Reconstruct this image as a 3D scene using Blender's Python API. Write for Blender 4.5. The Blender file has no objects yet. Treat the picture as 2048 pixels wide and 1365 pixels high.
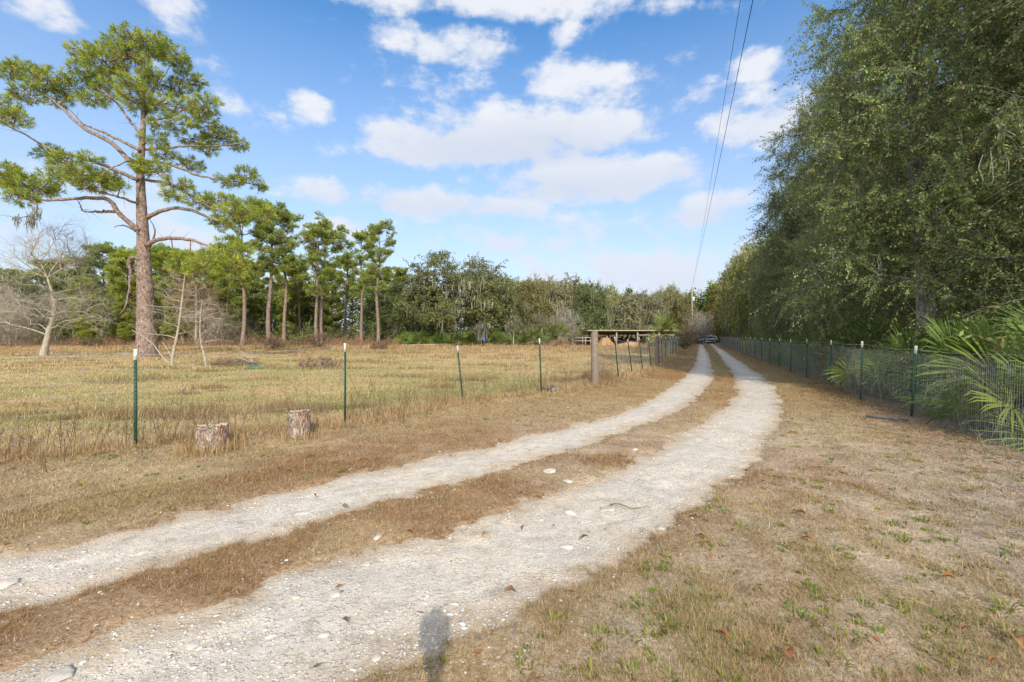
import bpy, math, time
import numpy as np
T0 = time.time()
PI = math.pi
scene = bpy.context.scene
COL = scene.collection

# ------------------------------------------------------------------ camera model
CAM_H = 1.56          # metres above the ground
FPX = 910.0           # focal length in pixels of the 2048 px photograph (16 mm on full frame)
HORIZON = 672.0       # image row of the horizon


def at(px, py):
    """ground point seen at pixel"""
    d = FPX * CAM_H / (py - HORIZON)
    return (px - 1024.0) / FPX * d, d


def pt(px, py, d):
    """point seen at pixel, d metres ahead"""
    return np.array([(px - 1024.0) / FPX * d, d, CAM_H - (py - HORIZON) / FPX * d])


# ------------------------------------------------------------------ numpy helpers
def rng_(s):
    return np.random.default_rng(s)


_TAB = rng_(11).random((256, 256)).astype(np.float64)


def vnoise(x, y, s=0):
    x = np.asarray(x, float) + s * 37.7
    y = np.asarray(y, float) + s * 91.3
    xi = np.floor(x).astype(int)
    yi = np.floor(y).astype(int)
    fx = x - xi
    fy = y - yi
    fx = fx * fx * (3 - 2 * fx)
    fy = fy * fy * (3 - 2 * fy)
    a = _TAB[xi & 255, yi & 255]
    b = _TAB[(xi + 1) & 255, yi & 255]
    c = _TAB[xi & 255, (yi + 1) & 255]
    d = _TAB[(xi + 1) & 255, (yi + 1) & 255]
    return (a * (1 - fx) + b * fx) * (1 - fy) + (c * (1 - fx) + d * fx) * fy


def fbm(x, y, s=0, o=3):
    r = 0
    a = 0.5
    t = 0
    for i in range(o):
        r = r + a * vnoise(x * 2 ** i, y * 2 ** i, s + i * 3)
        t += a
        a *= 0.5
    return r / t


def sstep(e0, e1, x):
    t = np.clip((x - e0) / (e1 - e0), 0, 1)
    return t * t * (3 - 2 * t)


def norm(v):
    return v / np.maximum(np.linalg.norm(v, axis=-1, keepdims=True), 1e-9)


# ------------------------------------------------------------------ mesh helpers
def np_mesh(name, V, faces, col=None, smooth=False, mats=(), midx=None):
    """V (N,3); faces: list of int arrays (M,k)"""
    me = bpy.data.meshes.new(name)
    V = np.ascontiguousarray(V, np.float32)
    me.vertices.add(len(V))
    me.vertices.foreach_set('co', V.ravel())
    faces = [np.asarray(f, np.int32) for f in faces if len(f)]
    nl = sum(f.size for f in faces)
    npoly = sum(len(f) for f in faces)
    me.loops.add(nl)
    me.polygons.add(npoly)
    me.loops.foreach_set('vertex_index', np.concatenate([f.ravel() for f in faces]))
    tot = np.concatenate([np.full(len(f), f.shape[1], np.int32) for f in faces])
    start = np.concatenate([[0], np.cumsum(tot)[:-1]]).astype(np.int32)
    me.polygons.foreach_set('loop_start', start)
    me.polygons.foreach_set('loop_total', tot)
    if smooth:
        me.polygons.foreach_set('use_smooth', np.ones(npoly, bool))
    if midx is not None:
        me.polygons.foreach_set('material_index', np.asarray(midx, np.int32))
    me.update(calc_edges=True)
    if col is not None:
        a = me.color_attributes.new('Col', 'FLOAT_COLOR', 'POINT')
        c = np.ones((len(V), 4), np.float32)
        c[:, :3] = col
        a.data.foreach_set('color', c.ravel())
    for m in mats:
        me.materials.append(m)
    return me


class MB:
    """collects shapes for ONE mesh"""

    def __init__(self):
        self.V, self.F, self.C, self.n = [], {}, [], 0

    def add(self, V, faces, col=(1, 1, 1)):
        V = np.asarray(V, float).reshape(-1, 3)
        for f in faces:
            f = np.asarray(f, int)
            if f.ndim == 1:
                f = f[None]
            self.F.setdefault(f.shape[1], []).append(f + self.n)
        self.V.append(V)
        c = np.broadcast_to(np.asarray(col, float), (len(V), 3))
        self.C.append(c)
        self.n += len(V)
        return self

    def mesh(self, name, mats=(), smooth=False):
        return np_mesh(name, np.concatenate(self.V), [np.concatenate(v) for v in self.F.values()],
                       np.concatenate(self.C), smooth, mats)

    # ---- shapes
    def box(self, c, s, rz=0.0, col=(1, 1, 1), taper=(1, 1)):
        x, y, z = s[0] / 2, s[1] / 2, s[2] / 2
        v = np.array([[-x, -y, -z], [x, -y, -z], [x, y, -z], [-x, y, -z],
                      [-x * taper[0], -y * taper[1], z], [x * taper[0], -y * taper[1], z],
                      [x * taper[0], y * taper[1], z], [-x * taper[0], y * taper[1], z]])
        if rz:
            cs, sn = math.cos(rz), math.sin(rz)
            v[:, :2] = v[:, :2] @ np.array([[cs, sn], [-sn, cs]])
        v = v + np.asarray(c, float)
        return self.add(v, [[[0, 3, 2, 1], [4, 5, 6, 7], [0, 1, 5, 4], [1, 2, 6, 5], [2, 3, 7, 6], [3, 0, 4, 7]]], col)

    def beam(self, a, b, w, h, col=(1, 1, 1)):
        a, b = np.asarray(a, float), np.asarray(b, float)
        t = norm(b - a)
        up = np.array([0, 0, 1.0]) if abs(t[2]) < 0.95 else np.array([1.0, 0, 0])
        s = norm(np.cross(t, up))
        u = np.cross(s, t)
        o = [(-1, -1), (1, -1), (1, 1), (-1, 1)]
        v = [a + s * i * w / 2 + u * j * h / 2 for i, j in o] + [b + s * i * w / 2 + u * j * h / 2 for i, j in o]
        return self.add(v, [[[0, 3, 2, 1], [4, 5, 6, 7], [0, 1, 5, 4], [1, 2, 6, 5], [2, 3, 7, 6], [3, 0, 4, 7]]], col)

    def tube(self, P, R, k=6, col=(1, 1, 1), caps=True):
        P = np.asarray(P, float)[None]
        R = np.broadcast_to(np.asarray(R, float), P.shape[1])[None]
        V, F = tubes(P, R, k)
        self.add(V, [F], col)
        if caps:
            n = P.shape[1]
            b = self.n - len(V)
            self.F.setdefault(k, []).append(np.array([list(range(k))[::-1], [(n - 1) * k + i for i in range(k)]]) + b)
        return self

    def prism(self, poly, axis_from, axis_to, M, col=(1, 1, 1)):
        """2-D polygon extruded; M maps (u, v, w) to world"""
        n = len(poly)
        v = [M(u, w, axis_from) for u, w in poly] + [M(u, w, axis_to) for u, w in poly]
        self.add(v, [np.array([[i, (i + 1) % n, n + (i + 1) % n, n + i] for i in range(n)])], col)
        b = self.n - 2 * n
        self.F.setdefault(n, []).append(np.array([list(range(n))[::-1], list(range(n, 2 * n))]) + b)
        return self


def tubes(P, R, k=5):
    """batch of tubes: P (B,n,3), R (B,n) -> V, quads"""
    B, n, _ = P.shape
    T = np.empty_like(P)
    T[:, 1:-1] = P[:, 2:] - P[:, :-2]
    T[:, 0] = P[:, 1] - P[:, 0]
    T[:, -1] = P[:, -1] - P[:, -2]
    T = norm(T)
    m = np.abs(T).mean(1)
    ref = np.zeros((B, 3))
    ref[np.arange(B), np.argmin(m, axis=1)] = 1
    U = norm(np.cross(T, ref[:, None, :]))
    W = np.cross(T, U)
    a = np.arange(k) / k * 2 * PI
    V = P[:, :, None] + R[:, :, None, None] * (np.cos(a)[None, None, :, None] * U[:, :, None] + np.sin(a)[None, None, :, None] * W[:, :, None])
    idx = np.arange(B * n * k).reshape(B, n, k)
    q = np.stack([idx[:, :-1], np.roll(idx[:, :-1], -1, 2), np.roll(idx[:, 1:], -1, 2), idx[:, 1:]], -1)
    return V.reshape(-1, 3), q.reshape(-1, 4)


def bez(P0, P1, P2, n):
    t = np.linspace(0, 1, n)[None, :, None]
    return (1 - t) ** 2 * P0[:, None] + 2 * t * (1 - t) * P1[:, None] + t ** 2 * P2[:, None]


def resample(P, n):
    P = np.asarray(P, float)
    s = np.concatenate([[0], np.cumsum(np.linalg.norm(np.diff(P, axis=0), axis=1))])
    t = np.linspace(0, s[-1], n)
    return np.stack([np.interp(t, s, P[:, i]) for i in range(P.shape[1])], 1)


def smooth_poly(P, n, it=2):
    P = np.asarray(P, float)
    for _ in range(it):
        Q = [P[0]]
        for a, b in zip(P[:-1], P[1:]):
            Q += [a * .75 + b * .25, a * .25 + b * .75]
        Q.append(P[-1])
        P = np.array(Q)
    return resample(P, n)


# ------------------------------------------------------------------ object helpers
def link(name, me, parent=None):
    o = bpy.data.objects.new(name, me)
    COL.objects.link(o)
    if parent is not None:
        o.parent = parent
    return o


def tag(o, label=None, cat=None, group=None, kind=None):
    if label:
        o['label'] = label
    if cat:
        o['category'] = cat
    if group:
        o['group'] = group
    if kind:
        o['kind'] = kind
    return o


def thing(name, label, cat, loc=(0, 0, 0), rz=0.0, group=None):
    o = bpy.data.objects.new(name, None)
    COL.objects.link(o)
    o.location = loc
    o.rotation_euler = (0, 0, rz)
    o.empty_display_size = 0.2
    return tag(o, label, cat, group)


def dup(root, label, loc, rz=0.0, sc=1.0, group=None, tilt=(0, 0)):
    """copy of a thing with copies of its parts (mesh data shared)"""
    r = root.copy()
    COL.objects.link(r)
    r.location = loc
    r.rotation_euler = (tilt[0], tilt[1], rz)
    r.scale = (sc, sc, sc) if np.isscalar(sc) else sc
    r['label'] = label
    if group:
        r['group'] = group
    for ch in list(root.children):
        c = ch.copy()
        COL.objects.link(c)
        c.parent = r
        for g in list(ch.children):
            d = g.copy()
            COL.objects.link(d)
            d.parent = c
    return r


# ------------------------------------------------------------------ materials
def new_mat(name):
    m = bpy.data.materials.new(name)
    m.use_nodes = True
    nt = m.node_tree
    for n in list(nt.nodes):
        nt.nodes.remove(n)
    out = nt.nodes.new('ShaderNodeOutputMaterial')
    return m, nt, out


def N(nt, t, **kw):
    n = nt.nodes.new(t)
    for k, v in kw.items():
        if k.startswith('i_'):
            key = k[2:]
            n.inputs[int(key) if key.isdigit() else key.replace('_', ' ')].default_value = v
        else:
            setattr(n, k, v)
    return n


def mixc(nt, fac, a, b, blend='MIX'):
    n = nt.nodes.new('ShaderNodeMix')
    n.data_type = 'RGBA'
    n.blend_type = blend
    for s, v in ((0, fac), (6, a), (7, b)):
        if isinstance(v, bpy.types.NodeSocket):
            nt.links.new(v, n.inputs[s])
        else:
            n.inputs[s].default_value = v if s == 0 else (*v[:3], 1)
    return n.outputs[2]


def ramp(nt, sock, stops):
    n = nt.nodes.new('ShaderNodeValToRGB')
    e = n.color_ramp.elements
    while len(e) < len(stops):
        e.new(0.5)
    for el, (p, c) in zip(e, stops):
        el.position = p
        el.color = (*c[:3], 1) if not np.isscalar(c) else (c, c, c, 1)
    nt.links.new(sock, n.inputs[0])
    return n.outputs[0]


def noise(nt, vec, scale, detail=4, rough=0.6, dist=0.0):
    n = N(nt, 'ShaderNodeTexNoise')
    n.inputs['Scale'].default_value = scale
    n.inputs['Detail'].default_value = detail
    n.inputs['Roughness'].default_value = rough
    n.inputs['Distortion'].default_value = dist
    if vec is not None:
        nt.links.new(vec, n.inputs['Vector'])
    return n.outputs['Fac']


def mapped(nt, scale=(1, 1, 1)):
    tc = N(nt, 'ShaderNodeTexCoord')
    mp = N(nt, 'ShaderNodeMapping')
    mp.inputs['Scale'].default_value = scale
    nt.links.new(tc.outputs['Object'], mp.inputs['Vector'])
    return mp.outputs['Vector']


def foliage_mat(name, trans=0.3, rough=0.6, spec=0.25, objvar=0.25):
    m, nt, out = new_mat(name)
    at_ = N(nt, 'ShaderNodeAttribute', attribute_name='Col')
    oi = N(nt, 'ShaderNodeObjectInfo')
    mul = N(nt, 'ShaderNodeMath', operation='MULTIPLY_ADD')
    nt.links.new(oi.outputs['Random'], mul.inputs[0])
    mul.inputs[1].default_value = objvar
    mul.inputs[2].default_value = 1 - objvar / 2
    hs = N(nt, 'ShaderNodeHueSaturation')
    nt.links.new(at_.outputs['Color'], hs.inputs['Color'])
    nt.links.new(mul.outputs[0], hs.inputs['Value'])
    p = N(nt, 'ShaderNodeBsdfPrincipled')
    p.inputs['Roughness'].default_value = rough
    p.inputs['Specular IOR Level'].default_value = spec
    nt.links.new(hs.outputs[0], p.inputs['Base Color'])
    if trans:
        tr = N(nt, 'ShaderNodeBsdfTranslucent')
        nt.links.new(hs.outputs[0], tr.inputs['Color'])
        mx = N(nt, 'ShaderNodeMixShader')
        mx.inputs[0].default_value = trans
        nt.links.new(p.outputs[0], mx.inputs[1])
        nt.links.new(tr.outputs[0], mx.inputs[2])
        nt.links.new(mx.outputs[0], out.inputs[0])
    else:
        nt.links.new(p.outputs[0], out.inputs[0])
    return m


def bark_mat(name, c1, c2, c3, scale=(9, 9, 3), bump=0.6, plates=True):
    m, nt, out = new_mat(name)
    v = mapped(nt, scale)
    n1 = noise(nt, v, 1.0, 6, 0.65, 0.3)
    vo = N(nt, 'ShaderNodeTexVoronoi', feature='DISTANCE_TO_EDGE')
    vo.inputs['Scale'].default_value = 1.2
    wob = N(nt, 'ShaderNodeVectorMath', operation='ADD')
    nz = N(nt, 'ShaderNodeTexNoise')
    nz.inputs['Scale'].default_value = 1.5
    nt.links.new(v, nz.inputs['Vector'])
    nt.links.new(v, wob.inputs[0])
    nt.links.new(nz.outputs['Color'], wob.inputs[1])
    nt.links.new(wob.outputs[0], vo.inputs['Vector'])
    c = ramp(nt, n1, [(0.3, c1), (0.5, c2), (0.7, c3)])
    if plates:
        e = ramp(nt, vo.outputs['Distance'], [(0.0, 0.35), (0.12, 1.0)])
        c = mixc(nt, 1.0, c, e, 'MULTIPLY')
    at_ = N(nt, 'ShaderNodeAttribute', attribute_name='Col')
    c = mixc(nt, 1.0, c, at_.outputs['Color'], 'MULTIPLY')
    p = N(nt, 'ShaderNodeBsdfPrincipled')
    p.inputs['Roughness'].default_value = 0.9
    p.inputs['Specular IOR Level'].default_value = 0.15
    nt.links.new(c, p.inputs['Base Color'])
    if bump:
        b = N(nt, 'ShaderNodeBump')
        b.inputs['Strength'].default_value = bump
        b.inputs['Distance'].default_value = 0.03
        add = N(nt, 'ShaderNodeMath', operation='MULTIPLY_ADD')
        nt.links.new(n1, add.inputs[0])
        add.inputs[1].default_value = 0.6
        nt.links.new(vo.outputs['Distance'], add.inputs[2])
        nt.links.new(add.outputs[0], b.inputs['Height'])
        nt.links.new(b.outputs[0], p.inputs['Normal'])
    nt.links.new(p.outputs[0], out.inputs[0])
    return m


def plain_mat(name, col, rough=0.6, metal=0.0, nscale=8, nvar=0.25, bump=0.0, spec=0.4, stretch=(1, 1, 1), coat=0.0, trans=0.0):
    m, nt, out = new_mat(name)
    v = mapped(nt, stretch)
    n1 = noise(nt, v, nscale, 5, 0.6)
    lo = tuple(c * (1 - nvar) for c in col)
    hi = tuple(min(1, c * (1 + nvar)) for c in col)
    c = ramp(nt, n1, [(0.3, lo), (0.7, hi)])
    at_ = N(nt, 'ShaderNodeAttribute', attribute_name='Col')
    c = mixc(nt, 1.0, c, at_.outputs['Color'], 'MULTIPLY')
    p = N(nt, 'ShaderNodeBsdfPrincipled')
    p.inputs['Roughness'].default_value = rough
    p.inputs['Metallic'].default_value = metal
    p.inputs['Specular IOR Level'].default_value = spec
    p.inputs['Coat Weight'].default_value = coat
    nt.links.new(c, p.inputs['Base Color'])
    if bump:
        b = N(nt, 'ShaderNodeBump')
        b.inputs['Strength'].default_value = bump
        b.inputs['Distance'].default_value = 0.02
        nt.links.new(n1, b.inputs['Height'])
        nt.links.new(b.outputs[0], p.inputs['Normal'])
    nt.links.new(p.outputs[0], out.inputs[0])
    return m


M = {}
M['pine_needles'] = foliage_mat('pine_needles', 0.35, 0.5, 0.35, 0.35)
M['oak_leaves'] = foliage_mat('oak_leaves', 0.34, 0.5, 0.35, 0.5)
M['palm'] = foliage_mat('palm_leaf', 0.3, 0.45, 0.4, 0.25)
M['grass'] = foliage_mat('grass_blades', 0.3, 0.75, 0.15, 0.0)
M['moss'] = foliage_mat('hanging_moss', 0.2, 0.95, 0.05, 0.2)
M['twig'] = foliage_mat('twigs', 0.0, 0.9, 0.1, 0.2)
M['pine_bark'] = bark_mat('pine_bark', (0.15, 0.105, 0.085), (0.30, 0.215, 0.17), (0.42, 0.34, 0.295), (7, 7, 3.2), 0.9)
M['oak_bark'] = bark_mat('oak_bark', (0.13, 0.115, 0.10), (0.24, 0.22, 0.19), (0.36, 0.34, 0.30), (8, 8, 3), 0.7)
M['pale_bark'] = bark_mat('pale_bark', (0.24, 0.205, 0.16), (0.38, 0.335, 0.265), (0.50, 0.45, 0.37), (8, 8, 4), 0.5, False)
M['wood_grey'] = plain_mat('weathered_wood', (0.23, 0.19, 0.15), 0.9, 0, 14, 0.45, 0.5, 0.15, (6, 6, 0.6))
M['wood_rail'] = plain_mat('rail_wood', (0.34, 0.29, 0.24), 0.9, 0, 9, 0.4, 0.3, 0.15)
M['cut_wood'] = plain_mat('sawn_wood', (0.52, 0.42, 0.28), 0.85, 0, 18, 0.35, 0.3, 0.15)
M['green_paint'] = plain_mat('green_enamel', (0.022, 0.07, 0.045), 0.5, 0, 20, 0.35, 0.0, 0.5)
M['white_paint'] = plain_mat('white_enamel', (0.78, 0.77, 0.72), 0.5, 0, 25, 0.15, 0.0, 0.5)
def worn_paint(name, col, rust=(0.20, 0.10, 0.05), lo=.30, hi=.40, scale=16):
    m, nt, out = new_mat(name)
    n1 = noise(nt, mapped(nt, (1, 1, .6)), scale, 6, .7)
    n2 = noise(nt, mapped(nt), 45, 3, .6)
    c = ramp(nt, n1, [(lo, rust), (hi, tuple(c * .8 for c in col)), (hi + .2, col)])
    c = mixc(nt, 1.0, c, ramp(nt, n2, [(.3, .75), (.7, 1.15)]), 'MULTIPLY')
    p = N(nt, 'ShaderNodeBsdfPrincipled')
    p.inputs['Roughness'].default_value = .6
    nt.links.new(c, p.inputs['Base Color'])
    nt.links.new(p.outputs[0], out.inputs[0])
    return m


M['green_paint'] = worn_paint('green_enamel', (0.026, 0.075, 0.045), lo=.27, hi=.36)
M['white_paint'] = worn_paint('white_enamel', (0.74, 0.73, 0.67), (0.34, 0.22, 0.14), .33, .42, 22)
M['wire'] = plain_mat('galvanised_wire', (0.42, 0.43, 0.44), 0.45, 0.7, 6, 0.3, 0.0, 0.5)
M['dark_wire'] = plain_mat('cable', (0.03, 0.03, 0.035), 0.6, 0.0, 2, 0.2, 0.0, 0.3)
print('T mats', time.time() - T0)
# ================================================================== TERRAIN
def px_line(L):
    return np.array([at(*p) for p in L])


def extend_back(P, d):
    return np.vstack([P[0] + np.array(d), P])


T1L = [(0, 1107), (68, 1100), (143, 1091), (185, 1073), (308, 1049), (376, 1029), (478, 1009), (615, 975), (685, 952), (764, 943),
       (884, 916), (959, 899), (1027, 878), (1113, 862), (1181, 844), (1236, 829), (1300, 800), (1345, 772), (1370, 755), (1385, 738),
       (1392, 725), (1395, 712), (1397, 702), (1397, 695), (1397, 690)]
T1R = [(0, 1218), (92, 1203), (184, 1172), (246, 1155), (307, 1136), (362, 1121), (478, 1087), (615, 1049), (665, 1037), (764, 1008),
       (860, 977), (959, 951), (1044, 924), (1133, 900), (1215, 875), (1300, 844), (1365, 815), (1405, 785), (1422, 760), (1424, 740),
       (1420, 722), (1415, 708), (1410, 698), (1407, 693), (1405, 689)]
T2L = [(0, 1350), (68, 1322), (113, 1312), (219, 1285), (260, 1264), (342, 1240), (393, 1220), (478, 1193), (547, 1155), (615, 1141),
       (668, 1128), (713, 1108), (791, 1093), (897, 1083), (942, 1052), (1020, 1025), (1078, 1002), (1126, 978), (1181, 955),
       (1232, 943), (1300, 905), (1370, 868), (1430, 830), (1465, 805), (1478, 785), (1475, 762), (1462, 740), (1447, 722), (1437, 708), (1430, 699), (1424, 693), (1420, 689)]
T2R = [(700, 1365), (778, 1336), (860, 1309), (908, 1279), (1000, 1246), (1037, 1200), (1113, 1162), (1181, 1128), (1249, 1100),
       (1322, 1068), (1369, 1040), (1412, 985), (1467, 959), (1498, 935), (1521, 900), (1545, 860), (1562, 825), (1560, 797),
       (1548, 775), (1525, 755), (1500, 737), (1478, 722), (1458, 709), (1443, 699), (1433, 693), (1427, 689)]
back = (-5.0, -5.8)
EDGES = [extend_back(px_line(l), back) for l in (T1L, T1R, T2L, T2R)]
POLYS = [np.vstack([EDGES[0], EDGES[1][::-1]]), np.vstack([EDGES[2], EDGES[3][::-1]])]


def sdf_poly(P, X, Y):
    d2 = np.full(X.shape, 1e9)
    inside = np.zeros(X.shape, bool)
    n = len(P)
    for i in range(n):
        ax, ay = P[i]
        bx, by = P[(i + 1) % n]
        ex, ey = bx - ax, by - ay
        t = np.clip(((X - ax) * ex + (Y - ay) * ey) / (ex * ex + ey * ey + 1e-12), 0, 1)
        d2 = np.minimum(d2, (X - ax - t * ex) ** 2 + (Y - ay - t * ey) ** 2)
        c = ((ay > Y) != (by > Y))
        xin = ax + (Y - ay) / (by - ay + 1e-12) * ex
        inside ^= c & (X < xin)
    d = np.sqrt(d2)
    return np.where(inside, -d, d)


GX0, GX1, GY0, GY1, GS = -14.0, 42.0, -8.0, 100.0, 0.1
_gx = np.arange(GX0, GX1, GS)
_gy = np.arange(GY0, GY1, GS)
_XX, _YY = np.meshgrid(_gx, _gy, indexing='ij')
# signed distance only where it can matter (near the tracks' corridor)
_SD = np.full(_XX.shape, 5.0, np.float32)
_cx = 0.405 * (_YY - 8) + 4.5
_near = (np.abs(_XX - _cx) < 9) | (_YY < 16)
for _P in POLYS:
    _SD[_near] = np.minimum(_SD[_near], sdf_poly(_P, _XX[_near], _YY[_near]))


def track_sd(x, y):
    """metres to the nearest track edge (negative inside), with ragged edges"""
    x = np.asarray(x, float)
    y = np.asarray(y, float)
    fx = np.clip((x - GX0) / GS, 0, len(_gx) - 1.001)
    fy = np.clip((y - GY0) / GS, 0, len(_gy) - 1.001)
    i = fx.astype(int)
    j = fy.astype(int)
    u = fx - i
    v = fy - j
    s = (_SD[i, j] * (1 - u) + _SD[i + 1, j] * u) * (1 - v) + (_SD[i, j + 1] * (1 - u) + _SD[i + 1, j + 1] * u) * v
    s = s + (vnoise(x * 2.2, y * 2.2, 1) - 0.5) * 0.13 + (vnoise(x * 6, y * 6, 2) - 0.5) * 0.15 + (vnoise(x * 19, y * 19, 3) - 0.5) * 0.10
    return s


# ---- fence lines (world, from the photo's post feet)
LF_PX = [(271, 900, 1.33, 0.0), (690, 853, 1.38, 0.0), (926, 808, 1.27, -0.13), (1083, 796, 1.37, -0.05), (1190, 776, 1.575, -0.02),
         (1237.6, 764, 1.42, -0.13), (1264.9, 751, 1.35, -0.18), (1285.8, 744.4, 1.42, -0.16), (1302.5, 737.5, 1.37, -0.13),
         (1314.6, 731.4, 1.46, 0.0), (1324.8, 727.7, 1.45, -0.06), (1332, 721.5, 1.42, 0.0), (1341, 715, 1.4, 0.0)]
LF = [(*at(a, b), h, l) for a, b, h, l in LF_PX]
LF = [(-7.6, 4.6, 1.36, 0.02)] + LF
_x, _y = LF[-1][:2]
while _y < 78:
    _x += 1.17
    _y += 2.95
    LF.append((_x + 0.05 * math.sin(_y * 3), _y, 1.38 + 0.05 * math.sin(_y * 7), 0.04 * math.sin(_y * 5)))
RF_PX = [(1824, 834.6, 1.36, 0.09), (1722, 802.5, 1.41, 0.04), (1660, 773, 1.38, 0.05), (1613.7, 757, 1.40, 0.02), (1581.6, 745, 1.41, 0.01),
         (1559, 735.6, 1.4, 0.02), (1540, 729, 1.4, 0.0), (1524, 722.8, 1.42, 0.0), (1510, 717, 1.4, 0.01)]
RF = [(6.35, 5.55, 1.38, 0.03), (5.3, 2.9, 1.38, 0.0)][::-1] + [(*at(a, b), h, l) for a, b, h, l in RF_PX]
_x, _y = RF[-1][:2]
while _y < 80:
    _x += 1.14
    _y += 2.8
    RF.append((_x, _y, 1.39 + 0.03 * math.sin(_y * 7), 0.03 * math.sin(_y * 5)))


def side_of(line, x, y):
    """signed distance-like: x minus the fence's x at the same y"""
    L = np.array([(p[0], p[1]) for p in line])
    o = np.argsort(L[:, 1])
    L = L[o]
    e0 = L[0] - (L[1] - L[0]) / np.linalg.norm(L[1] - L[0]) * 60
    e1 = L[-1] + (L[-1] - L[-2]) / np.linalg.norm(L[-1] - L[-2]) * 200
    L = np.vstack([e0, L, e1])
    return x - np.interp(y, L[:, 1], L[:, 0])


def gz(x, y):
    x = np.asarray(x, float)
    y = np.asarray(y, float)
    s = track_sd(x, y)
    z = -0.03 + 0.05 * sstep(-0.08, 0.14, s)
    out = sstep(0.0, 0.4, s)
    z = z + out * (0.035 * (fbm(x * 1.1, y * 1.1, 5) - 0.5) + 0.02 * (vnoise(x * 5, y * 5, 6) - 0.5))
    far = sstep(0.5, 3.0, s)
    z = z + far * 0.16 * (fbm(x * 0.22, y * 0.22, 8) - 0.5)
    # low berm under the pasture fence
    b = np.exp(-(side_of(LF, x, y) / 0.9) ** 2) * sstep(2, 6, y)
    return z + 0.06 * b * out


def gz1(x, y):
    return float(gz(np.array([x]), np.array([y]))[0])


# ---- ground colour by what grows there
C_TAN = np.array([0.45, 0.315, 0.155])
C_STRAW = np.array([0.59, 0.45, 0.245])
C_RUST = np.array([0.36, 0.205, 0.088])
C_GREEN = np.array([0.20, 0.21, 0.06])
C_LUSH = np.array([0.10, 0.17, 0.035])
C_SAND = np.array([0.64, 0.535, 0.42])
C_GREY = np.array([0.35, 0.275, 0.195])
C_FLOOR = np.array([0.17, 0.115, 0.07])


def lerp(a, b, t):
    return a * (1 - t[..., None]) + b * t[..., None]


def zones(x, y):
    s = track_sd(x, y)
    lf = side_of(LF, x, y)
    rf = side_of(RF, x, y)
    pasture = sstep(0.15, -0.3, lf)
    forest = sstep(-0.3, 0.5, rf)
    return s, lf, rf, pasture, forest


def cover_colour(x, y):
    """macro colour of the turf, shared by the soil sheet and the blades"""
    s, lf, rf, pasture, forest = zones(x, y)
    n1 = fbm(x * 0.35, y * 0.35, 21)
    n2 = fbm(x * 1.3, y * 1.3, 22)
    n3 = fbm(x * 0.09, y * 0.16, 23)
    # verge and median: dry tan to rust
    c = lerp(C_TAN * .95, C_RUST, sstep(0.38, 0.66, n1) * 0.85)
    c = lerp(c, C_STRAW, sstep(0.55, 0.75, n2) * 0.5)
    far = sstep(14, 30, y)
    c = lerp(c, C_RUST, far * 0.45 * sstep(0.35, 0.6, n2))
    c = lerp(c, np.array([0.25, 0.23, 0.10]), far * 0.5 * sstep(0.5, 0.65, fbm(x * 0.5, y * 0.5, 25)))
    # lawn right of the road
    rl = sstep(0.0, 0.8, s) * sstep(-0.5, 0.5, x - (0.405 * (y - 8) + 5.2)) * (1 - forest)
    near = sstep(7, 3.0, y)
    lawn = lerp(lerp(C_GREY * 1.15, C_TAN * np.array([.95, .97, 1.08]), sstep(0.35, 0.65, n2)), C_SAND, sstep(0.52, 0.72, fbm(x * 0.8 + y * 0.6, y * 0.9 - x * 0.2, 26)) * 0.75)
    lawn = lerp(lawn, np.array([.21, .145, .085]), sstep(.44, .62, fbm(x * 2.1 + 4, y * 2.1 - x, 28)) * .75)
    lawn2 = lerp(C_TAN * 1.02, np.array([0.40, 0.34, 0.15]), sstep(0.45, 0.65, n2) * 0.7)
    lawn = lerp(lawn, np.array([.21, .145, .085]), sstep(.44, .62, fbm(x * 2.1 + 4, y * 2.1 - x, 28)) * .75)
    lawn2 = lerp(lawn2, C_RUST * 0.9, sstep(-2.2, -0.4, rf) * 0.6)
    lawn = lerp(lawn2, lawn, near)
    c = lerp(c, lawn, rl)
    # pasture: straw with green swathes
    p = lerp(np.array([0.52, 0.385, 0.205]), np.array([0.345, 0.335, 0.125]), sstep(0.40, 0.66, n3 * 0.65 + n2 * 0.35) * 0.8)
    p = lerp(p, C_STRAW, sstep(0.55, 0.8, n1) * 0.45)
    p = lerp(p, C_RUST * 1.05, sstep(0.6, 0.75, fbm(x * 0.5, y * 0.9, 27)) * 0.5)
    p = lerp(p, C_RUST * 1.15, sstep(30, 56, y + 12 * (n3 - 0.5) - x * 0.15) * 0.55)
    c = lerp(c, p, pasture)
    # rank dry strip under the fence
    strip = np.exp(-((lf + 0.1) / 0.7) ** 2) * sstep(60, 10, y)
    c = lerp(c, np.array([0.54, 0.385, 0.215]), strip * 0.6)
    f = lerp(C_FLOOR, C_FLOOR * 1.6, n2)
    c = lerp(c, f, np.maximum(forest, sstep(74, 84, y)))
    return c


# ---- ground sheet: one grid, fine near the camera, out to the horizon
def warp(n, a, lo, hi, c):
    u = np.linspace(math.asinh((lo - c) / a), math.asinh((hi - c) / a), n)
    return c + a * np.sinh(u)


xs = warp(620, 5.0, -420, 420, 0.5)
ys = warp(620, 4.0, -60, 700, 3.5)
X, Y = np.meshgrid(xs, ys, indexing='ij')
Z = gz(X.ravel(), Y.ravel())
gc = cover_colour(X.ravel(), Y.ravel())
soil = lerp(gc, C_SAND * 0.9, (0.30 + .35 * (X.ravel() > 0)) * sstep(13, 4, Y.ravel()))
soil = soil * 0.88
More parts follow.
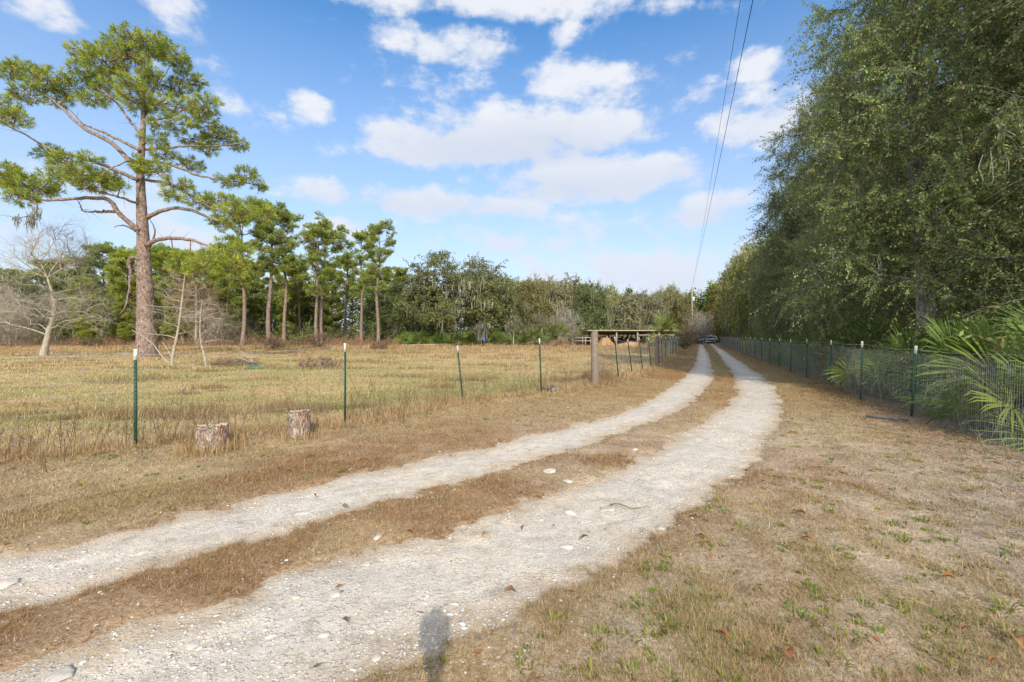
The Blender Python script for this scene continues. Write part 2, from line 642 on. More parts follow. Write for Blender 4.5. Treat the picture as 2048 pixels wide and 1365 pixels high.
# pale sand patch far left
q = sstep(1.0, 0.7, np.hypot((X.ravel() + 38.5) / 7.0, (Y.ravel() - 40.0) / 2.6) + 0.5 * (fbm(X.ravel(), Y.ravel(), 31) - 0.5))
soil = lerp(soil, np.array([0.62, 0.60, 0.57]), q)
ii = np.arange(len(xs) * len(ys)).reshape(len(xs), len(ys))
quads = np.stack([ii[:-1, :-1], ii[1:, :-1], ii[1:, 1:], ii[:-1, 1:]], -1).reshape(-1, 4)


def ground_mat(name, soil_like=True):
    m, nt, out = new_mat(name)
    at_ = N(nt, 'ShaderNodeAttribute', attribute_name='Col')
    v = mapped(nt)
    n1 = noise(nt, v, 3.0, 8, 0.72)
    n2 = noise(nt, v, 38.0, 5, 0.7)
    k1 = ramp(nt, n1, [(0.28, 0.62), (0.5, 1.0), (0.72, 1.28)])
    k2 = ramp(nt, n2, [(0.3, 0.60), (0.5, 1.0), (0.7, 1.35)])
    c = mixc(nt, 1.0, at_.outputs['Color'], k1, 'MULTIPLY')
    c = mixc(nt, 1.0, c, k2, 'MULTIPLY')
    p = N(nt, 'ShaderNodeBsdfPrincipled')
    p.inputs['Roughness'].default_value = 0.95
    p.inputs['Specular IOR Level'].default_value = 0.08
    nt.links.new(c, p.inputs['Base Color'])
    b = N(nt, 'ShaderNodeBump')
    b.inputs['Strength'].default_value = 0.8
    b.inputs['Distance'].default_value = 0.03
    add = N(nt, 'ShaderNodeMath', operation='ADD')
    nt.links.new(n1, add.inputs[0])
    nt.links.new(n2, add.inputs[1])
    nt.links.new(add.outputs[0], b.inputs['Height'])
    nt.links.new(b.outputs[0], p.inputs['Normal'])
    nt.links.new(p.outputs[0], out.inputs[0])
    return m


M['soil'] = ground_mat('soil')
gnd = link('ground', np_mesh('ground', np.stack([X.ravel(), Y.ravel(), Z], 1), [quads], soil, True, [M['soil']]))
tag(gnd, kind='structure')


# ---- the two limerock wheel tracks
def limerock_mat():
    m, nt, out = new_mat('limerock')
    v = mapped(nt)
    vs = mapped(nt, (1, 1, 1))
    n0 = noise(nt, v, 0.9, 5, 0.6)
    n1 = noise(nt, v, 7.0, 8, 0.75)
    n2 = noise(nt, v, 60.0, 4, 0.7)
    vo = N(nt, 'ShaderNodeTexVoronoi', feature='F1')
    vo.inputs['Scale'].default_value = 42
    vo.inputs['Randomness'].default_value = 1
    nt.links.new(v, vo.inputs['Vector'])
    vb = N(nt, 'ShaderNodeTexVoronoi', feature='F1')
    vb.inputs['Scale'].default_value = 13
    nt.links.new(v, vb.inputs['Vector'])
    c = ramp(nt, n1, [(0.30, (0.38, 0.325, 0.255)), (0.45, (0.60, 0.54, 0.455)), (0.62, (0.68, 0.625, 0.54)), (0.78, (0.77, 0.725, 0.65))])
    warmth = ramp(nt, n0, [(0.35, (1.0, 0.95, 0.88)), (0.65, (1.0, 1.0, 1.0))])
    c = mixc(nt, 1.0, c, warmth, 'MULTIPLY')
    at_ = N(nt, 'ShaderNodeAttribute', attribute_name='Col')
    c = mixc(nt, 1.0, c, at_.outputs['Color'], 'MULTIPLY')
    st = ramp(nt, vo.outputs['Distance'], [(0.0, (0.78, 0.76, 0.71)), (0.30, (0.66, 0.62, 0.56)), (0.42, (0.5, 0.46, 0.40))])
    selr = N(nt, 'ShaderNodeSeparateColor')
    nt.links.new(vo.outputs['Color'], selr.inputs[0])
    sel = ramp(nt, selr.outputs[0], [(0.62, 0.0), (0.66, 1.0)])
    near = ramp(nt, vo.outputs['Distance'], [(0.30, 1.0), (0.42, 0.0)])
    k = N(nt, 'ShaderNodeMath', operation='MULTIPLY')
    nt.links.new(sel, k.inputs[0])
    nt.links.new(near, k.inputs[1])
    c = mixc(nt, k.outputs[0], c, st)
    g = ramp(nt, n2, [(0.3, 0.72), (0.5, 1.0), (0.7, 1.2)])
    c = mixc(nt, 1.0, c, g, 'MULTIPLY')
    p = N(nt, 'ShaderNodeBsdfPrincipled')
    p.inputs['Roughness'].default_value = 0.92
    p.inputs['Specular IOR Level'].default_value = 0.12
    nt.links.new(c, p.inputs['Base Color'])
    h = N(nt, 'ShaderNodeMath', operation='MULTIPLY_ADD')
    nt.links.new(k.outputs[0], h.inputs[0])
    h.inputs[1].default_value = 0.5
    nt.links.new(n1, h.inputs[2])
    h2 = N(nt, 'ShaderNodeMath', operation='MULTIPLY_ADD')
    nt.links.new(n2, h2.inputs[0])
    h2.inputs[1].default_value = 0.35
    nt.links.new(h.outputs[0], h2.inputs[2])
    b = N(nt, 'ShaderNodeBump')
    b.inputs['Strength'].default_value = 0.9
    b.inputs['Distance'].default_value = 0.032
    nt.links.new(h2.outputs[0], b.inputs['Height'])
    nt.links.new(b.outputs[0], p.inputs['Normal'])
    nt.links.new(p.outputs[0], out.inputs[0])
    return m


M['limerock'] = limerock_mat()


def tz(x, y):
    """height of the limerock surface"""
    return (-0.004 + 0.022 * (fbm(x * 1.6, y * 1.6, 41) - 0.5) + 0.02 * (vnoise(x * 6, y * 6, 42) - 0.5)
            + 0.010 * (vnoise(x * 17, y * 17, 43) - 0.5))


def make_track(name, A, B):
    n = 900
    # match the edges by arc fraction, finer near the camera
    a = smooth_poly(A, 2500, 2)
    b = smooth_poly(B, 2500, 2)
    f = np.linspace(0, 1, n) ** 1.9 * 2499
    i0 = f.astype(int)
    i0 = np.clip(i0, 0, 2499)
    # pair by equal forward distance along the mean direction (y + .4x)
    key = lambda P: np.maximum.accumulate(P[:, 1] + 0.7 * P[:, 0])
    ka, kb = key(a), key(b)
    ks = max(ka[0], kb[0]) + (min(ka[-1], kb[-1]) - max(ka[0], kb[0])) * np.linspace(0, 1, n) ** 1.9
    a = np.stack([np.interp(ks, ka, a[:, 0]), np.interp(ks, ka, a[:, 1])], 1)
    b = np.stack([np.interp(ks, kb, b[:, 0]), np.interp(ks, kb, b[:, 1])], 1)
    m = 44
    t = np.linspace(-0.28, 1.28, m)
    P = a[:, None] * (1 - t[None, :, None]) + b[:, None] * t[None, :, None]
    x, y = P[..., 0].ravel(), P[..., 1].ravel()
    s = track_sd(x, y)
    z = tz(x, y) - 0.05 * sstep(0.05, 0.30, s)
    shade = lerp(np.array([1.0, 1.0, 1.0]), np.array([0.82, 0.73, 0.62]), sstep(-0.30, 0.02, s) * 0.9)
    shade = shade * (0.9 + 0.2 * fbm(x * 2.5, y * 0.8, 44))[:, None]
    idx = np.arange(n * m).reshape(n, m)
    q = np.stack([idx[:-1, :-1], idx[:-1, 1:], idx[1:, 1:], idx[1:, :-1]], -1).reshape(-1, 4)
    o = link(name, np_mesh(name, np.stack([x, y, z], 1), [q], shade, True, [M['limerock']]))
    return tag(o, kind='structure')


make_track('road', EDGES[0], EDGES[1])
make_track('road', EDGES[2], EDGES[3])
print('T ground', time.time() - T0)

# ================================================================== GRASS (uncountable)


def blade_mesh(name, x, y, z, h, w, lean, az, col, seg2):
    """tapered bent blades; lean 0 upright .. 1 flat"""
    n = len(x)
    d = np.stack([np.cos(az), np.sin(az), np.zeros(n)], 1)
    pr = np.stack([-np.sin(az), np.cos(az), np.zeros(n)], 1)
    base = np.stack([x, y, z], 1)
    up = np.array([0, 0, 1.0])
    tip = base + d * (h * lean)[:, None] + up * (h * np.sqrt(np.maximum(0.02, 1 - lean ** 2)))[:, None]
    if not seg2:
        V = np.stack([base - pr * w[:, None] / 2, base + pr * w[:, None] / 2, tip], 1)
        F = np.arange(n * 3).reshape(n, 3)
        C = np.repeat(col, 3, 0)
        return np_mesh(name, V.reshape(-1, 3), [F], C, False, [M['grass']])
    mid = base + d * (h * lean * 0.35)[:, None] + up * (h * (0.25 + 0.42 * np.sqrt(np.maximum(0.02, 1 - lean ** 2))))[:, None] * 0.9
    V = np.stack([base - pr * w[:, None] / 2, base + pr * w[:, None] / 2, mid + pr * w[:, None] * 0.4, mid - pr * w[:, None] * 0.4, tip], 1)
    b = np.arange(n) * 5
    Q = np.stack([b, b + 1, b + 2, b + 3], 1)
    Tt = np.stack([b + 3, b + 2, b + 4], 1)
    C = np.repeat(col, 5, 0)
    return np_mesh(name, V.reshape(-1, 3), [Q, Tt], C, False, [M['grass']])


def sector(r, n, d0, d1, a0=-53, a1=53, pw=1.0):
    """random points with density falling off with distance"""
    u = r.random(n)
    p = 1 - pw
    d = d0 * (d1 / d0) ** u if abs(p) < 1e-6 else (d0 ** p + u * (d1 ** p - d0 ** p)) ** (1 / p)
    a = np.radians(a0 + (a1 - a0) * r.random(n))
    return d * np.sin(a), d * np.cos(a), d


def grow_turf(r, n, d0, d1, seg2, pw=0.5):
    x, y, d = sector(r, n, d0, d1, pw=pw)
    s, lf, rf, pasture, forest = zones(x, y)
    keep = r.random(n) < np.where(s > 0.16, 1.0, np.where(s > -0.16, (s + .16) / .32, 0)) ** 1.3
    keep &= (r.random(n) > forest * 0.92) & (y < 76)
    sandy = sstep(0.50, 0.66, fbm(x * 0.8 + y * 0.6, y * 0.9 - x * 0.2, 26)) * sstep(8, 3, y) * (x > 0.0) * sstep(0.1, 0.6, s)
    bare = sstep(0.60, 0.72, fbm(x * 0.9, y * 0.9, 33)) * sstep(2.0, 0.6, s) * (1 - pasture)
    gaps = sstep(.46, .60, fbm(x * 3.4, y * 3.4, 51, 4)) * (x > 0) * sstep(.15, .5, s) * sstep(12, 6, y) * (1 - pasture)
    keep &= r.random(n) > np.maximum(np.maximum(sandy * 0.8, bare * 0.7), gaps * .62)
    x, y, d = x[keep], y[keep], d[keep]
    s, lf, rf, pasture, forest = [q[keep] for q in (s, lf, rf, pasture, forest)]
    n = len(x)
    col = cover_colour(x, y)
    tuft = fbm(x * 2.2, y * 2.2, 35)
    strip = np.exp(-((lf + 0.15) / 0.6) ** 2)
    h = (0.022 + 0.036 * r.random(n)) * (0.55 + 0.9 * tuft)
    h = h * (1 + 0.25 * pasture) * (1 + 2.6 * strip * (y < 40))
    median = (lf > 0) & (s < .5) & (s > -.3)
    h = h * np.where(median, .8, 1.0)
    rough = sstep(0.58, 0.70, fbm(x * 0.45, y * 0.8, 37)) * pasture
    h = h * (1 + 2.6 * rough) * (1 + 0.8 * sstep(40, 65, y) * pasture)
    w = (0.0021 + 0.0014 * r.random(n)) * np.maximum(1, d / 3.2)
    h = h * np.maximum(1, (d / 14.0) ** 0.35)
    lawn = (1 - pasture) * (1 - strip)
    lean = np.where(r.random(n) < 0.72 * lawn, np.clip(r.normal(0.95, 0.05, n), 0.7, 0.998), np.clip(r.normal(0.68, 0.24, n), 0.05, 0.99))
    h = np.where(lean > 0.9, h * 1.5, h)
    lo = np.where(lawn > .5, .36, .62)
    col = col * (lo + (1.42 - lo + .05) * r.random(n))[:, None] * 1.06
    # rust in the rough clumps, scattered greens in the lawn
    col = np.where((r.random(n) < 0.55 * rough)[:, None], np.array([0.33, 0.20, 0.11]) * (0.7 + 0.7 * r.random(n))[:, None], col)
    gp = 0.04 + 0.20 * sstep(0.55, 0.7, fbm(x * 1.7, y * 1.7, 39)) * (s > .3) + 0.05 * pasture
    g = r.random(n) < gp
    gcol = np.stack([0.22 + 0.12 * r.random(n), 0.25 + 0.09 * r.random(n), 0.06 + 0.03 * r.random(n)], 1)
    col = np.where(g[:, None], gcol, col)
    st = r.random(n) < 0.10
    col = np.where(st[:, None], np.array([0.62, 0.51, 0.35]) * (0.8 + 0.4 * r.random(n))[:, None], col)
    return blade_mesh('grass', x, y, gz(x, y) - 0.004, h, w, lean, r.random(n) * 2 * PI, col, seg2)


r = rng_(101)
for n_, d0, d1, s2, pw in ((640000, 1.7, 6.0, False, 0.5), (480000, 5.5, 16.0, False, 0.6), (330000, 15.0, 42.0, False, 0.8), (150000, 40.0, 78.0, False, 0.5)):
    tag(link('grass', grow_turf(r, n_, d0, d1, s2, pw)), 'dry winter grass, tan and rust with some green', 'grass', kind='stuff')


# green weeds in the lawn and along the verge
def sprigs():
    r = rng_(131)
    cx, cy, d = sector(r, 1500, 1.8, 10, -50, 50, 0.6)
    s, lf, rf, pasture, forest = zones(cx, cy)
    k = (s > 0.15) & (forest < 0.3) & ((cx > 0) | (lf > 0.2)) & (r.random(1500) < np.where(cx > 0, 0.9, 0.35))
    k &= ~((lf > 0) & (s < 0.9) & (cx < 0.5) & (r.random(1500) < 0.5))
    # the median stays free of weeds
    k &= ~((track_sd(cx - 0.5, cy + 0.5) < 0.3) & (track_sd(cx + 0.5, cy - 0.5) < 0.3))
    cx, cy = cx[k], cy[k]
    m = 16
    n = len(cx) * m
    size = np.repeat(0.018 + 0.04 * r.random(len(cx)) ** 2.5, m)
    a = r.random(n) * 2 * PI
    rad = size * np.sqrt(r.random(n)) * 1.2
    x = np.repeat(cx, m) + rad * np.cos(a)
    y = np.repeat(cy, m) + rad * np.sin(a)
    tint = np.repeat(r.random(len(cx)), m)
    col = lerp(np.array([0.13, 0.20, 0.03]), np.array([0.27, 0.27, 0.05]), tint) * (0.7 + 0.6 * r.random(n))[:, None]
    return blade_mesh('weeds', x, y, gz(x, y), size * (0.5 + 0.7 * r.random(n)), 0.006 + 0.006 * r.random(n), np.clip(r.normal(0.7, 0.2, n), 0.1, 0.97), a + r.normal(0, 0.5, n), col, True)


tag(link('weeds', sprigs()), 'small green weeds sprouting in the dry lawn', 'weeds', kind='stuff')


# brown seed stalks standing along the pasture fence
def stalks():
    r = rng_(151)
    t = r.random(800)
    L = np.array([(p[0], p[1]) for p in LF[:7]])
    L = resample(L, 400)
    i = (t ** 1.3 * 399).astype(int)
    x0 = L[i, 0] + r.normal(-0.1, 0.5, 800)
    y0 = L[i, 1] + r.normal(0.25, 0.55, 800)
    k = track_sd(x0, y0) > 0.8
    x0, y0 = x0[k], y0[k]
    B = len(x0)
    H = 0.22 + 0.65 * r.random(B) ** 2.2
    P0 = np.stack([x0, y0, gz(x0, y0)], 1)
    P2 = P0 + np.stack([r.normal(0, 0.2, B) * H, r.normal(0, 0.2, B) * H, H], 1)
    P1 = (P0 + P2) / 2 + r.normal(0, 0.05, (B, 3)) * H[:, None]
    P = bez(P0, P1, P2, 6)
    V, F = tubes(P, np.linspace(1, 0.45, 6)[None] * (0.0028 + 0.0022 * r.random(B))[:, None], 3)
    mb = MB()
    cc = lerp(np.array([0.20, 0.13, 0.08]), np.array([0.38, 0.27, 0.16]), r.random(B))
    mb.add(V, [F], np.repeat(cc, 18, 0))
    # side twiglets and seed clusters
    K = 7
    tt = 0.3 + 0.7 * r.random((B, K))
    ix = np.clip((tt * 5).astype(int), 0, 4)
    S = P[np.arange(B)[:, None], ix].reshape(-1, 3)
    hh = np.repeat(H, K)
    E = S + np.stack([r.normal(0, 0.09, B * K), r.normal(0, 0.09, B * K), 0.06 + 0.06 * r.random(B * K)], 1) * (0.4 + hh)[:, None]
    V, F = tubes(bez(S, (S + E) / 2, E, 3), np.full((B * K, 3), 0.0016), 3)
    mb.add(V, [F], np.repeat(np.repeat(cc, K, 0), 9, 0))
    return mb.mesh('weeds', [M['grass']])


tag(link('weeds', stalks()), 'brown dead weed stalks along the pasture fence', 'weeds', kind='stuff')
print('T grass', time.time() - T0)


# ================================================================== STONES AND LITTER
def ico(sub=1):
    import bmesh
    bm = bmesh.new()
    bmesh.ops.create_icosphere(bm, subdivisions=sub, radius=1)
    V = np.array([v.co[:] for v in bm.verts])
    F = np.array([[v.index for v in f.verts] for f in bm.faces])
    bm.free()
    return V, F


IV1, IF1 = ico(1)
IV2, IF2 = ico(2)
IV3, IF3 = ico(3)


def stone_V(r, n, IV, size, flat):
    """n irregular flat stones"""
    k = len(IV)
    ax = r.normal(0, 1, (n, 3, 3))
    V = np.broadcast_to(IV, (n, k, 3)).copy()
    for q in range(3):
        dd = norm(ax[:, q])
        pr = np.einsum('nkj,nj->nk', V, dd)
        cut = 0.45 + 0.4 * r.random((n, 1))
        V = V - np.maximum(pr - cut, 0)[:, :, None] * dd[:, None, :]
    V *= (1 + 0.06 * r.normal(0, 1, (n, k, 1)))
    sc = size[:, None] * np.stack([0.85 + 0.35 * r.random(n), 0.65 + 0.3 * r.random(n), flat * (0.6 + 0.6 * r.random(n))], 1)
    V *= sc[:, None]
    a = r.random(n) * 2 * PI
    c, s_ = np.cos(a), np.sin(a)
    X_ = V[..., 0] * c[:, None] - V[..., 1] * s_[:, None]
    Y_ = V[..., 0] * s_[:, None] + V[..., 1] * c[:, None]
    return np.stack([X_, Y_, V[..., 2]], -1)


def gravel():
    r = rng_(201)
    n = 90000
    x, y, d = sector(r, n, 1.75, 16, -53, 53, 0.9)
    s = track_sd(x, y)
    clump = sstep(0.38, 0.62, fbm(x * 1.4, y * 1.4, 46))
    k = ((s < -0.02) & (r.random(n) < 0.05 + 0.42 * clump)) | ((s > -0.02) & (s < 0.3) & (r.random(n) < 0.10))
    x, y, d, s = x[k], y[k], d[k], s[k]
    n = len(x)
    size = 0.003 + 0.012 * r.random(n) ** 3.5 + 0.0035 * r.random(n)
    size *= np.maximum(1, (d / 3.5) ** 0.6)
    slab = r.random(n) < .03
    size = np.where(slab, (.010 + .02 * r.random(n) ** 2) * np.maximum(1, (d / 5) ** .4), size * .85)
    V = stone_V(r, n, IV1, size, 0.34)
    V[slab, :, 2] *= .45
    z = np.where(s < 0, tz(x, y), gz(x, y)) + np.where(slab, -.02, .06) * size
    V = V + np.stack([x, y, z], 1)[:, None]
    F = (IF1[None] + (np.arange(n) * len(IV1))[:, None, None]).reshape(-1, 3)
    t = r.random(n)
    c = lerp(np.array([0.53, 0.48, 0.41]), np.array([0.68, 0.64, 0.565]), t)
    return np_mesh('gravel', V.reshape(-1, 3), [F], np.repeat(c, len(IV1), 0), False, [M['stone']])


def stone_mat():
    m, nt, out = new_mat('limestone')
    v = mapped(nt)
    n1 = noise(nt, v, 25, 6, 0.7)
    at_ = N(nt, 'ShaderNodeAttribute', attribute_name='Col')
    g = ramp(nt, n1, [(0.3, 0.72), (0.6, 1.1)])
    c = mixc(nt, 1.0, at_.outputs['Color'], g, 'MULTIPLY')
    p = N(nt, 'ShaderNodeBsdfPrincipled')
    p.inputs['Roughness'].default_value = 0.9
    p.inputs['Specular IOR Level'].default_value = 0.15
    nt.links.new(c, p.inputs['Base Color'])
    b = N(nt, 'ShaderNodeBump')
    b.inputs['Strength'].default_value = 0.5
    b.inputs['Distance'].default_value = 0.01
    nt.links.new(n1, b.inputs['Height'])
    nt.links.new(b.outputs[0], p.inputs['Normal'])
    nt.links.new(p.outputs[0], out.inputs[0])
    return m


M['stone'] = stone_mat()
tag(link('gravel', gravel()), 'white limerock gravel pressed into the wheel tracks', 'gravel', kind='stuff')

# the larger pale stones one can point at
ROCKS = [  # px, py, width px, label
    (755, 1080, 24, 'white stone at the edge of the grass median, beside the nearer wheel track'),
    (1100, 948, 34, 'white broken stone half buried in the grass median, level with the bend'),
    (1135, 966, 24, 'pale stone just below the grass median, where the nearer track widens'),
    (385, 1287, 34, 'long flat white stone left of the tripod shadow, with a second one above it'),
    (648, 1268, 26, 'white flat stone in the middle of the near track, largest of the loose ones'),
    (541, 1270, 22, 'squat white stone in the near track, between the long one and the middle one'),
    (672, 1185, 26, 'pale angular stone in the near track below the wide bare patch'),
    (752, 1312, 28, 'round cream stone close left of the tripod shadow'),
    (740, 1257, 20, 'small oblong white stone up the track from the round cream one'),
    (590, 1196, 22, 'white stone lying just under the grass median edge, left part of track'),
    (732, 1128, 22, 'white pointed stone beside the grass median fringe'),
    (1215, 1020, 40, 'broad crumbling white slab in the near track, beside a thin brown stick'),
    (1140, 1027, 30, 'flat white slab in the near track, left of the crumbling slab'),
    (1135, 1092, 30, 'cluster-like rough white stone at the far side of the near track'),
    (10, 1168, 34, 'large whitish slab in the farther track at the left picture edge'),
    (285, 1105, 22, 'low white stone in the farther track, near its left end'),
    (605, 1025, 26, 'pale flat stone in the farther track below the grass bank'),
    (1268, 903, 16, 'small white stone at the end of the grass median tongue'),
    (1322, 1058, 22, 'white stone on the lawn edge of the near track'),
    (120, 1352, 40, 'big pale slab at the bottom left of the near track'),
]
r = rng_(205)
for px, py, wpx, lab in ROCKS:
    x, y = at(px, py)
    w = wpx / FPX * math.hypot(x, y) * 0.47
    V = stone_V(r, 1, IV3, np.array([w]), 0.30)[0]
    # rougher surface
    nn = fbm(V[:, 0] / w * 2 + 9, V[:, 1] / w * 2 + V[:, 2] / w * 3, int(px))
    n2_ = fbm(V[:, 0] / w * 6 + 3, V[:, 1] / w * 6 + V[:, 2] / w * 9, int(py))
    V = V * (0.72 + 0.34 * nn + .22 * n2_)[:, None]
    o = link('limestone_rock', np_mesh('limestone_rock', V, [IF3], np.array([0.56, 0.51, 0.435]) * r.uniform(0.85, 1.05), False, [M['stone']]))
    z0 = max(gz1(x, y), float(tz(np.array([x]), np.array([y]))[0]))
    o.location = (x, y, z0 + 0.02 * w)
    tag(o, lab, 'stone', 'pale stones on the wheel tracks')


# leaf litter
def leaf_shape(L, W, curl, n=5):
    t = np.linspace(0, 1, n)
    wv = W * np.sin(PI * t ** 0.8) * 0.5
    z = curl * (np.sin(PI * t) * 0.5)
    V = []
    for i in range(n):
        V += [(t[i] * L, -wv[i], z[i] + abs(curl) * 0.6 * (wv[i] / W) * 2), (t[i] * L, 0, z[i]), (t[i] * L, wv[i], z[i] + abs(curl) * 0.6 * (wv[i] / W) * 2)]
    F = []
    for i in range(n - 1):
        a = i * 3
        F += [[a, a + 1, a + 4, a + 3], [a + 1, a + 2, a + 5, a + 4]]
    return np.array(V), np.array(F)


def litter():
    r = rng_(221)
    mb = MB()
    n = 420
    x, y, d = sector(r, n, 1.9, 12, -30, 53, 0.7)
    s, lf, rf, pasture, forest = zones(x, y)
    for i in range(n):
        pr = 0.9 if x[i] > 1.2 and s[i] > 0.1 else (0.12 if s[i] < 0.1 else 0.25)
        if r.random() > pr or forest[i] > 0.6:
            continue
        L = r.uniform(0.025, 0.06)
        V, F = leaf_shape(L, L * r.uniform(0.3, 0.5), r.uniform(-0.3, 0.5) * L)
        a, b = r.random() * 2 * PI, r.normal(0, 0.3)
        R_ = np.array([[math.cos(a), -math.sin(a), 0], [math.sin(a), math.cos(a), 0], [0, 0, 1]]) @ np.array([[math.cos(b), 0, math.sin(b)], [0, 1, 0], [-math.sin(b), 0, math.cos(b)]])
        c = np.array([[0.34, 0.15, 0.055], [0.26, 0.14, 0.07], [0.40, 0.24, 0.11], [0.20, 0.12, 0.07]][r.integers(4)])
        mb.add(V @ R_.T + np.array([x[i], y[i], max(gz1(x[i], y[i]), 0) + 0.022]), [F], c)
    return mb.mesh('fallen_leaves', [M['grass']])


tag(link('fallen_leaves', litter()), 'small brown oak leaves scattered over the lawn', 'leaf litter', kind='stuff')
LEAVES = [(2033, 1297, 0.11, (0.48, 0.27, 0.12), 'large tan dead leaf at the lower right corner of the lawn'),
          (1577, 1328, 0.085, (0.36, 0.15, 0.06), 'curled rust brown leaf on bare sand near the bottom of the lawn'),
          (1617, 1090, 0.09, (0.42, 0.18, 0.06), 'orange brown leaf lying in mid lawn beside a thin reddish twig'),
          (1899, 1168, 0.08, (0.42, 0.17, 0.06), 'bright orange leaf on the right half of the lawn'),
          (1600, 1038, 0.09, (0.33, 0.15, 0.07), 'dark reddish leaf on the lawn near the track, farthest of the big ones'),
          (1020, 1191, 0.08, (0.28, 0.13, 0.07), 'pointed brown leaf on the edge between track and lawn'),
          (968, 1075, 0.06, (0.36, 0.23, 0.06), 'yellowish leaf with a long stem in the middle of the near track'),
          (1170, 1082, 0.07, (0.25, 0.12, 0.06), 'small dark leaf lying alone on the pale near track'),
          (690, 1250, 0.05, (0.14, 0.10, 0.08), 'blackish curled leaf standing on the near track'),
          (690, 1017, 0.06, (0.22, 0.15, 0.10), 'grey brown leaf on the farther track beside the median'),
          (2025, 1110, 0.08, (0.45, 0.30, 0.17), 'pale tan leaf on the lawn at the right picture edge'),
          (1448, 1290, 0.07, (0.38, 0.17, 0.07), 'russet leaf among green weeds in the lower lawn')]
r = rng_(223)
for px, py, L, c, lab in LEAVES:
    x, y = at(px, py)
    V, F = leaf_shape(L, L * 0.5, L * 0.35, 7)
    V = V - np.array([L / 2, 0, 0])
    mb = MB().add(V, [F], c)
    mb.tube([(-L / 2, 0, 0), (-L / 2 - L * 0.25, 0.01, 0.004)], 0.0012, 4, np.array(c) * 0.7)
    o = link('dead_leaf', mb.mesh('dead_leaf', [M['grass']], True))
    o.location = (x, y, max(gz1(x, y), 0) + 0.022)
    o.rotation_euler = (r.normal(0, 0.25), r.normal(0, 0.2), r.random() * 6.28)
    tag(o, lab, 'leaf', 'big dead leaves on the ground')
print('T stones', time.time() - T0)
# ================================================================== FENCES
STUD = [(-0.018, -0.004), (0.018, -0.004), (0.018, 0.0), (0.003, 0.0), (0.003, 0.026), (-0.003, 0.026), (-0.003, 0.0), (-0.018, 0.0)]


def t_post_mesh(h0, h1, H, lean, ang, mat, studs):
    """T-section steel post between heights h0..h1 (of total H), leaning along x"""
    mb = MB()
    cs, sn = math.cos(ang), math.sin(ang)

    def Mf(u, v, z):
        return (u * cs - v * sn + lean * z / H, u * sn + v * cs, z)
    k = 1.12
    mb.prism([(a * k, b * k) for a, b in STUD], h0, h1, Mf)
    if studs:
        z = h0 + 0.06
        while z < h1:
            c = Mf(0, -0.006, z)
            mb.box(c, (0.014, 0.012, 0.018), ang)
            z += 0.053
    return mb.mesh('t_post', [mat])


def wood_post_mesh(H, rad, lean, seed):
    r = rng_(seed)
    n, k = 16, 14
    z = np.linspace(-0.1, H, n)
    a = np.arange(k) / k * 2 * PI
    prof = 1 + 0.05 * r.normal(0, 1, k)
    mb = MB()
    V = []
    for i in range(n):
        rr = rad * (1.06 - 0.14 * i / n) * prof * (1 + 0.02 * r.normal(0, 1, k))
        V.append(np.stack([rr * np.cos(a) + lean * max(z[i], 0) / H, rr * np.sin(a), np.full(k, z[i]) + (0.03 * np.cos(a + 1) if i == n - 1 else 0)], 1))
    V = np.concatenate(V)
    idx = np.arange(n * k).reshape(n, k)
    q = np.stack([idx[:-1], np.roll(idx[:-1], -1, 1), np.roll(idx[1:], -1, 1), idx[1:]], -1).reshape(-1, 4)
    mb.add(V, [q])
    top = V[-k:]
    mb.add(np.vstack([top, top.mean(0) + [0, 0, 0.004]]), [np.array([[i, (i + 1) % k, k] for i in range(k)])], (0.9, 0.9, 0.88))
    return mb.mesh('wood_post', [M['wood_grey']], True)


